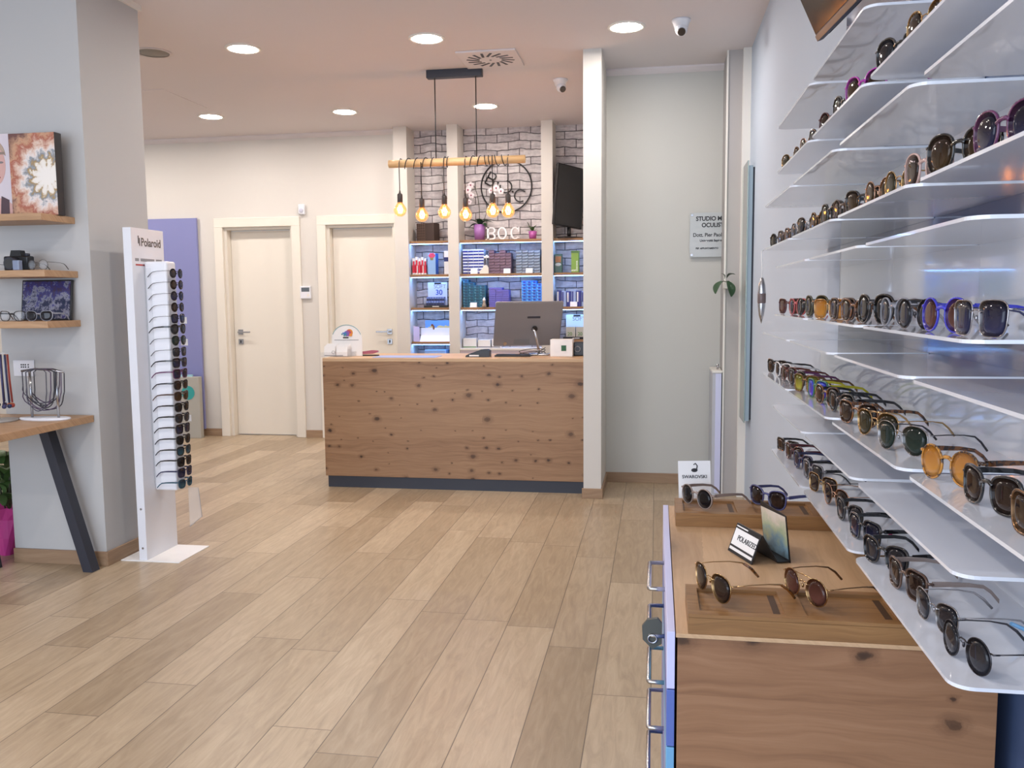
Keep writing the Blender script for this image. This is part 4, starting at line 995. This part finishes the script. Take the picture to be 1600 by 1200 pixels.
for rn, z0, z1, PP in ROWS:
    for i, (y1, y0) in enumerate(PP):
        far = ['farthest', 'second farthest', 'third farthest', 'nearest'][i] if len(PP) == 4 else ['farthest', 'middle', 'nearest'][i]
        t = thing('display_shelf', f'white acrylic sunglasses shelf unit on the right wall, {rn} tier, {far} along the tier', 'shelf', (0, 0, 0), 0, 'white acrylic shelf units')
        t.location = (XB, (y0 + y1) / 2, z0)
        off = (-XB, -(y0 + y1) / 2, -z0)
        ledge(y1, y0, z0).build('lower_ledge', M_acryl, t, off)
        ledge(y1, y0, z1 + .005).build('upper_ledge', M_acryl, t, off)
        MB().box(XB - .005, y0 - (.0 if i == len(PP) - 1 else PP[i][1] - PP[i + 1][0] - .0005), z0, XB, y1, z1).build('back_plate', M_acryl, t, off)
tag(MB().box(.593, -1., .0, .5995, 3.0, 2.6).build('backing_panel', M_bluepanel), 'glossy slate-blue backing panel behind the white sunglasses shelves', 'wall panel')

G = {
'bottom': [(2.875, 'rect', 'black', 'brown'), (2.727, 'wayfarer', 'burgundy', 'brown'), (2.579, 'wayfarer', 'navy', 'slate blue'), (2.431, 'square', 'grey', 'grey', 'black'),
           (2.27, 'square', 'gold', 'brown', 'black'), (2.122, 'aviator', 'rose gold', 'brown'), (1.974, 'wayfarer', 'black', 'grey'), (1.826, 'square', 'black', 'slate blue'),
           (1.655, 'wayfarer', 'black', 'grey'), (1.508, 'square', 'brown', 'brown', 'taupe'), (1.362, 'wayfarer', 'silver', 'grey'), (1.222, 'round', 'gunmetal', 'grey')],
'fourth': [(3.185, 'cateye', 'black', 'brown'), (3.033, 'cateye', 'white', 'grey'), (2.88, 'wayfarer', 'red-brown', 'brown'), (2.725, 'wayfarer', 'black', 'brown', 'plum'),
           (2.548, 'square', 'bronze', 'yellow', 'bronze'), (2.398, 'square', 'green', 'violet mirror', 'yellow'), (2.247, 'wayfarer', 'tortoise', 'brown', 'black'), (2.097, 'cateye', 'black', 'black'),
           (1.905, 'cateye', 'tortoise', 'brown'), (1.742, 'aviator', 'gold', 'olive', 'gold', True), (1.575, 'aviator', 'silver', 'green', 'gunmetal'),
           (1.325, 'round', 'amber tortoise', 'amber', 'tortoise'), (1.165, 'wayfarer', 'black', 'brown'), (1.008, 'wayfarer', 'bronze', 'brown')],
'third': [(2.885, 'cateye', 'burgundy', 'rosy'), (2.735, 'cateye', 'coral', 'brown'), (2.59, 'round', 'black', 'brown'), (2.44, 'oversize', 'olive', 'olive', 'black'),
          (2.25, 'shield', 'gold', 'amber', 'black'), (2.095, 'square', 'brown', 'brown'), (1.95, 'wayfarer', 'tortoise', 'brown'), (1.8, 'oversize', 'black', 'black'),
          (1.65, 'round', 'clear grey', 'grey', 'silver'), (1.513, 'round', 'gunmetal', 'grey', 'gunmetal', True), (1.38, 'round', 'vivid blue', 'rosy'), (1.233, 'square', 'silver', 'slate blue', 'navy')],
'second': [(3.185, 'round', 'black', 'olive'), (3.04, 'square', 'brown', 'brown'), (2.89, 'wayfarer', 'tortoise', 'brown'), (2.75, 'round', 'grey', 'grey'),
           (2.55, 'aviator', 'silver', 'black'), (2.408, 'round', 'bronze', 'bronze'), (2.26, 'oversize', 'black', 'olive', 'red-brown'), (2.107, 'round', 'brown', 'brown', 'white'),
           (1.912, 'wayfarer', 'black', 'bronze'), (1.77, 'round', 'rose gold', 'bronze', 'black'), (1.635, 'round', 'gold', 'olive', 'black'), (1.493, 'oversize', 'clear pink', 'brown', 'white'),
           (1.32, 'oversize', 'black', 'bronze'), (1.165, 'oversize', 'plum', 'slate blue'), (1.01, 'oversize', 'navy', 'olive')],
'top': [(2.885, 'aviator', 'gold', 'olive'), (2.745, 'round', 'bronze', 'brown'), (2.602, 'aviator', 'rose gold', 'olive'), (2.455, 'cateye', 'black', 'grey'),
        (2.255, 'round', 'burgundy', 'brown', 'silver'), (2.105, 'oversize', 'black', 'grey'), (1.93, 'oversize', 'magenta', 'bronze'),
        (1.655, 'oversize', 'black', 'grey'), (1.5, 'oversize', 'gold', 'brown', 'brown'), (1.35, 'round', 'amber tortoise', 'bronze')]}
zof = {r[0]: r[1] for r in ROWS}
for rn, lst in G.items():
    for i, g in enumerate(lst):
        y, sh, f, l = g[:4]; te = g[4] if len(g) > 4 else None; db = len(g) > 5
        where = f'{ORD[i]} from far end' if i < len(lst) - 1 else 'nearest the camera'
        tn = dict(top='highest', second='second-highest', third='middle', fourth='second-lowest', bottom='lowest')[rn]
        lab = f'{f} {SN[sh]} sunglasses with {l} lenses, {where} on the {tn} white shelf'
        yaw = R((-67 if (i == 0 or lst[i - 1][0] - y > .16) else -77) + random.uniform(-2, 2))
        t = glasses((.416 + random.uniform(-.003, .003), y, zof[rn] + .0004), yaw, sh, f, l, lab, None, db, te, 'sunglasses on the white acrylic shelves')
        t.scale = (.95, .95, 1.)
        if rn == 'bottom' and i == 7:
            MB().box(.055, .03, .012, .0565, .075, .034).build('price_tag', M_paper, t); MB().cyl((.0575, .035, .03), (.054, .035, .03), .004, n=12).build('tag_dot', mat('tag_pink', '#d23a78', .5), t)
        if rn == 'third' and i == 5:
            MB().cyl((.03, .0005, .03), (.03, .0015, .03), .007, n=14).build('lens_sticker', M_paper, t)
        if rn == 'bottom' and i == 10:
            MB().tube([(.069, .085, .028), (.066, .108, .018), (.064, .125, .006)], .003, 6).build('temple_tip', FR['light blue'], t)

# hanging silver ornament at the end of the second tier
t = thing('shelf_ornament', 'silver pen-shaped ornament hanging by a white cord from the shelf end', 'ornament', (.372, 3.235, 1.527))
MB().tube([(.004, .0, .0), (-.004, -.012, -.004), (0, -.012, -.06), (0, -.012, -.115)], .0018, 6).build('cord', M_paper, t)
MB().lathe([(0, -.095), (.006, -.1), (.012, -.125), (.014, -.15), (.013, -.2), (.009, -.23), (0, -.262)], 16, (0, -.012, 0)).build('pendant', M_chrome, t)
MB().lathe([(.0125, -.15), (.0148, -.155), (.0148, -.185), (.0125, -.19)], 16, (0, -.012, 0)).build('band', mat('band_brown', '#6a5a58', .4), t)

# television high on the right wall
tv = thing('television', 'black television tilted down high on the right wall above the shelves', 'television', (.47, 2.78, 2.117))
e_x = Vector((.1, -1, 0)).normalized(); up = Vector((-.42, 0, .9)); up = (up - e_x * up.dot(e_x)).normalized(); nn = e_x.cross(up)
mx = Matrix((e_x, up, nn)).transposed().to_4x4()
tv.rotation_euler = mx.to_euler()
sgn = 1 if (mx.to_3x3() @ Vector((0, 0, 1))).x < 0 else -1
MB().box(0, 0, -.02, .95, .56, .0, b=.004).build('housing', M_char, tv)
MB().box(.008, .022, .0 if sgn > 0 else -.0215, .942, .552, .0015 if sgn > 0 else -.02).build('screen', mat('tv_screen', '#171416', .12, 0, .12, .0), tv)
MB().box(.002, .001, .0, .948, .018, .003, b=.001).build('bezel', mat('tv_bezel', '#6a625a', .35, .6), tv)
MB().prism([(.0, -.02), (.5, -.02), (.42, -.04), (.12, -.04)], .05, .9, 'x').build('rear_bulge', M_black, tv)
MB().box(.38, .24, -.16, .55, .34, -.038).build('wall_bracket', M_char, tv)

# ------------------------------------------------------------------ drawer cabinet
t = thing('drawer_cabinet', 'oak drawer cabinet with lilac and blue fronts below the sunglasses shelves', 'cabinet', (.32, 1.95, 0))
MB().box(-.28, -.47, .03, .24, .47, .772, b=.001).build('carcass', M_cabside, t)
MB().box(-.2825, -.472, .7725, .243, .472, .78, b=.001).build('top_board', M_cabtop, t)
MB().box(-.26, -.44, 0, .23, .44, .03).build('plinth', M_plinth, t)
DC = ['#c9cbf0', '#5a6fb4', '#6fa8d0', '#8f92c8', '#5a6fb4', '#6fa8d0', '#8f92c8']  # first lilac is lightened in colour for light falling on the top front
zt = .782
for i in range(7):
    d = MB().box(-.298, -.47, zt - .1035, -.284, .47, zt, b=.001).build('drawer', mat('drawer' + DC[i], DC[i], .35), t)
    zc = zt - .052
    h = MB(); h.tube([(-.297, -.095, zc), (-.33, -.095, zc), (-.332, -.09, zc), (-.332, .09, zc), (-.33, .095, zc), (-.297, .095, zc)], .005, 8); h.build('handle', M_chrome, d)
    zt -= .1055
t = thing('key_fob', 'grey leather key fob with a metal clasp hanging on a drawer handle', 'key fob', (-.004, 1.86, .66))
t.scale = (.8, .8, .75)
MB().prism([(-.028, -.02), (-.014, .0), (.014, .006), (.026, -.01), (.026, -.07), (.0, -.088), (-.026, -.06)], -.008, .004).build('leather_flap', mat('grey_leather', '#4c4e48', .45), t)
MB().tube([(.012 * math.cos(a), -.0115, -.055 + .012 * math.sin(a)) for a in [2 * PI * i / 14 for i in range(14)]], .003, 6, True).build('clasp', M_chrome, t)

def tray(loc, w, d, slots, label):
    t = thing('display_tray', label, 'tray', loc)
    H = .035; hw = .034
    # body with recessed pockets: built from a floor slab and raised blocks around the pockets
    b = MB(); b.box(0, 0, 0, w, d, H - .006)
    xs = [0.]
    for a, c in slots: xs += [a, c]
    xs.append(w)
    b.box(0, 0, H - .0065, w, .02, H); b.box(0, d - .02, H - .0065, w, d, H)
    for i in range(0, len(xs), 2): b.box(xs[i], .0195, H - .0065, xs[i + 1], d - .0195, H)
    b.build('tray_block', M_tray, t)
    for a, c in slots:
        s = MB(); s.box(c - .018, .028, H - .008, c - .006, d - .028, H - .0056)
        s.build('groove', mat('groove_brown', '#4a3220', .6), t)
    return t
tray((.058, 1.48, .7805), .40, .16, [(.02, .165), (.2, .35)], 'oak display tray with two pockets at the near end of the cabinet top')
tray((.052, 2.2, .7805), .40, .165, [(.02, .155), (.2, .34)], 'oak display tray with two pockets at the far end of the cabinet top')
TZ = .7805 + .0354
glasses((.098, 1.575, TZ), R(-66), 'aviator', 'gold', 'brown', 'gold aviator sunglasses with a white tag on the near oak tray', None, False, 'gold')
o = [x for x in COL.objects if x.get('label', '').startswith('gold aviator sunglasses with a white tag')][0]
MB().box(-.01, .02, .018, .02, .0212, .036).build('white_tag', M_paper, o)
for s in (-1, 1): MB().tube([(s * .066, .108, .032), (s * .064, .125, .02), (s * .0625, .138, .004)], .0025, 6).build('temple_tip', FR['tortoise'], o)
glasses((.262, 1.575, TZ), R(-62), 'round', 'gold', 'rosy', 'thin gold round sunglasses with rosy lenses on the near oak tray', None, True, 'bronze')
glasses((.102, 2.272, TZ), R(-55), 'round', 'taupe', 'black', 'milky taupe round sunglasses before the white card on the far tray')
glasses((.283, 2.285, TZ), R(-55), 'wayfarer', 'clear violet', 'brown', 'translucent violet-grey sunglasses at the wall end of the far tray')
t = thing('brand_card', 'white card with a small black swan standing behind the far tray', 'card', (.11, 2.385, .7805), R(10))
MB().box(-.045, -.001, 0, .045, .001, .13).build('card', M_paper, t, (0, 0, 0), (R(-10), 0, R(0)))
MB().prism([(-.02, 0), (.02, 0), (.02, .004), (-.02, .004)], .0, .03).build('card_foot', M_clear, t)
c_ = t.children[0]
text('SWAROVSKI', .0125, (0, -.0014, .082), (PI / 2, 0, 0), M_ink, c_, align='CENTER', off=.0002)
sw = MB(); sw.sphere((0, -.001, .104), .009, 1, .08, .6, 12); sw.tube([(.006, -.0012, .106), (.008, -.0012, .116), (.003, -.0012, .123), (-.002, -.0012, .119)], .0016, 6); sw.build('swan_mark', M_ink, c_)
bpy.data.objects[t.name].location.y = 2.402
# black folded tent display
t = thing('tent_display', 'black folded stand with a polarized label and a landscape picture on the cabinet', 'display', (.0, 0, .7805))
pA, pB, pC, pD = Vector((.167, 2.0, 0)), Vector((.209, 1.893, 0)), Vector((.294, 1.919, 0)), Vector((.252, 2.027, 0))
def slab(mb, a, b, c, d, th, m=0):
    n = (b - a).cross(d - a).normalized() * th
    v = [mb.bm.verts.new(p) for p in (a, b, c, d, a + n, b + n, c + n, d + n)]
    mb.mi = m; mb._fin([mb.bm.faces.new([v[i] for i in q]) for q in ((0, 1, 2, 3), (7, 6, 5, 4), (0, 4, 5, 1), (1, 5, 6, 2), (2, 6, 7, 3), (3, 7, 4, 0))])
lean = Vector((.022, .012, .062))
b_ = MB(); slab(b_, pA, pB, pB + lean, pA + lean, .0016)
slab(b_, pA + lean, pB + lean, pC + Vector((-.03, -.01, .002)), pD + Vector((-.03, -.01, .002)), .0016)
slab(b_, pD + Vector((-.03, -.01, .002)), pC + Vector((-.03, -.01, .002)), pC + Vector((0, 0, .003)), pD + Vector((0, 0, .003)), .0016)
slab(b_, pD, pC, pC + Vector((-.012, -.004, .105)), pD + Vector((-.012, -.004, .115)), .0016)
b_.build('folded_stand', M_black, t)
l_ = MB(); u = (pB - pA)
def face_slab(mb, a, b, up_, f0, f1, g0, g1, lift):
    n = (b - a).cross(up_).normalized() * lift
    P_ = lambda f, g: a + (b - a) * f + up_ * g + n
    n2 = n.normalized() * .0004
    slab(mb, P_(f0, g0), P_(f1, g0), P_(f1, g1), P_(f0, g1), .0003)
# which side faces the camera
nA = (pB - pA).cross(lean).normalized(); sA = .0022 if nA.dot(Vector((-.2, -2, .6))) > 0 else -.0012
face_slab(l_, pA, pB, lean, .04, .96, .1, .84, sA); l_.build('white_label', M_paper, t)
l2 = MB(); face_slab(l2, pA, pB, lean, .04, .5, .9, .94, sA); l2.build('white_stripe', M_paper, t)
l3 = MB(); face_slab(l3, pA, pB, lean, .04, .96, .2, .27, sA * 1.25); l3.build('black_stripe', M_ink, t)
upC = Vector((-.012, -.004, .11)); nC = (pC - pD).cross(upC).normalized(); sC = .0022 if nC.dot(Vector((-.2, -2, .6))) > 0 else -.0012
lk = NT('landscape_print'); ln_ = lk.noise(lk.pos(obj=True), 30., 4., .6); lz_ = lk.sep(lk.pos(obj=True))[2]
lk.out(lk.ramp(lk.math('ADD', lk.math('MULTIPLY', lz_, 5.), lk.math('MULTIPLY', ln_, .55)), [(.25, '#3c4a48'), (.42, '#7a98a8'), (.55, '#a8b08c'), (.7, '#cfc0ac'), (.9, '#ddd0c6')]), .3)
l4 = MB(); face_slab(l4, pD, pC, upC, .03, .97, .06, .93, sC); l4.build('landscape_picture', lk.m, t)
ex = (pB - pA).normalized(); uz = lean.normalized(); nz = ex.cross(uz).normalized(); uz = nz.cross(ex)
tm = Matrix((ex, uz, nz)).transposed().to_4x4()
tx = text('POLARIZED', .017, (0, 0, 0), (0, 0, 0), M_ink, t)
tx.rotation_euler = tm.to_euler(); tx.location = pA + (pB - pA) * .22 + lean * .48 + nz * (abs(sA) + .0008) * (1 if sA > 0 else -1)

# ------------------------------------------------------------------ white display tower with twenty pairs
t = thing('display_tower', 'tall white slab display tower on a flat square foot beside the pillar', 'display stand', (-2.667, 4.22, 0))
MB().box(-.023, -.145, .006, .022, .15, 1.745, b=.001).build('slab', M_steel, t)
MB().box(-.125, -.155, 0, .21, .155, .006, b=.001).build('foot_plate', mat('foot_white', '#efeeec', .35), t)
nb = MB(); nb.box(.022, -.043, .36, .15, .048, 1.575, b=.012, seg=3); nb.build('carrier', mat('carrier_white', '#e8eaf0', .3), t)
MB().box(.0225, -.0475, .40, .06, .0525, 1.54, b=.001).build('clear_sleeve', M_clear, t)
tw = mat('tower_ink', '#55504e', .5)
text('Polaroid', .06, (.0225, -.06, 1.655), (PI / 2, 0, PI / 2), tw, t, sx=.9, off=.001)
for y0_, y1_ in ((-.118, -.085), (-.07, .055), (.07, .125)): MB().box(.0222, y0_, 1.575, .0228, y1_, 1.59).build('grey_caption', M_greyink, t)
for y_, z_ in ((-.082, 1.666), (-.072, 1.655)): MB().box(.0222, y_ - .0035, z_, .0232, y_ + .0035, z_ + .04).build('brand_mark', tw, t)
for i, c in enumerate(('#b8382c', '#7a3038', '#3a3a40', '#4a5a58')):
    MB().box(.0222, -.115 + i * .0625, 1.552, .0232, -.055 + i * .0625, 1.56).build('colour_stripe', mat('stripe' + c, c, .5), t)
for z in (.07, .28): MB().cyl((-.0, -.147, z), (-.0, -.1448, z), .006, n=10).build('screw', M_chrome, t)
TW = [('round', 'gunmetal', 'grey'), ('round', 'gunmetal', 'brown'), ('round', 'gunmetal', 'slate blue'), ('round', 'gunmetal', 'brown'), ('square', 'gunmetal', 'slate blue'), ('aviator', 'black', 'grey'), ('aviator', 'gunmetal', 'green'),
      ('square', 'gunmetal', 'grey'), ('square', 'black', 'slate blue'), ('square', 'plum', 'slate blue'), ('wayfarer', 'black', 'brown'), ('wayfarer', 'brown', 'bronze'), ('wayfarer', 'black', 'black'), ('wayfarer', 'black', 'grey'),
      ('square', 'black', 'slate blue'), ('wayfarer', 'black', 'black'), ('wayfarer', 'black', 'blue'), ('square', 'black', 'black'), ('square', 'navy', 'slate blue'), ('wayfarer', 'teal blue', 'blue')]
for i, (sh, f, l) in enumerate(TW):
    z = 1.487 - i * .0587
    g = glasses((-2.486, 4.223, z), R(90), sh, f, l, f'{f} {SN[sh]} sunglasses with {l} lenses, {ORD[i]} from top on the white tower', None, False, None, 'sunglasses on the white tower')
    MB().box(-.006, .006, .018, .006, .03, .024).build('nose_peg', M_clear, g)
    if i in (4, 6, 13): MB().box(.074, .0, -.005, .075, .04, .03).build('price_tag', M_paper, g)
cp = MB().prism([(0, 0), (.075, .06), (.06, .22), (0, .22)], 0, .003, 'y').build('clear_pouch', mat('milky_clear', '#d8cfc6', .3, 0, .3, 0, alpha=.35), t, (.16, .05, .14))
MB().tube([(0, -.002, .0), (.075, -.002, .06), (.06, -.002, .22)], .0015, 5).build('pouch_edge', M_greyink, cp)
# spectacles on the pillar shelves
glasses((-2.953, 3.775, 1.5226), R(-8), 'round', 'black', 'clear', 'thin black round spectacles right of the film camera', True)
glasses((-3.24, 3.78, 1.5226), R(8), 'rect', 'black', 'clear', 'dark spectacles left of the film camera at the picture edge', True)
glasses((-3.25, 3.765, 1.2766), R(6), 'round', 'tortoise', 'clear', 'tortoise round spectacles left of the framed photo', True)
glasses((-3.1, 3.765, 1.2766), R(3), 'wayfarer', 'black', 'clear', 'thick black square spectacles before the framed photo')
glasses((-2.955, 3.765, 1.2766), R(2), 'cateye', 'clear grey', 'grey', 'pale clear-framed sunglasses before the framed photo')

# ------------------------------------------------------------------ light, camera
w = bpy.data.worlds.new('daylight'); sc.world = w; w.use_nodes = True
w.node_tree.nodes['Background'].inputs[0].default_value = (.75, .85, 1, 1); w.node_tree.nodes['Background'].inputs[1].default_value = .5
la = bpy.data.lights.new('shopfront_daylight', 'AREA'); la.shape = 'RECTANGLE'; la.size = 6.5; la.size_y = 2.5; la.energy = 185; la.color = (.72, .83, 1)
lo = bpy.data.objects.new('shopfront_daylight', la); COL.objects.link(lo); lo.location = (-2.8, -2.55, 1.5); lo.rotation_euler = (PI / 2, 0, 0)

X = Vector((0.98636531, 0.00714963, -0.16441519)); Yv = Vector((0.16432423, -0.09743118, 0.98158276)); Dv = Vector((0.00900122, 0.99521658, 0.09727759))
right = Vector((X[0], Yv[0], -Dv[0])); upc = -Vector((X[1], Yv[1], -Dv[1])); back = -Vector((X[2], Yv[2], -Dv[2]))
cm_ = Matrix((right, upc, back)).transposed().to_4x4(); cm_.translation = Vector((0, 0, 1.36))
cd = bpy.data.cameras.new('camera'); cd.sensor_width = 36.; cd.lens = 36. * 1350 / 1600; cd.clip_start = .02
co = bpy.data.objects.new('camera', cd); COL.objects.link(co); co.matrix_world = cm_; sc.camera = co
vs = sc.view_settings
sc.display_settings.display_device = 'sRGB'
vs.view_transform = 'Standard'; vs.look = 'None'; vs.gamma = 1.; vs.use_curve_mapping = False; vs.exposure = .28
sc.cycles.use_denoising = True
sc.cycles.max_bounces = 8; sc.cycles.transparent_max_bounces = 12; sc.cycles.sample_clamp_indirect = 6.
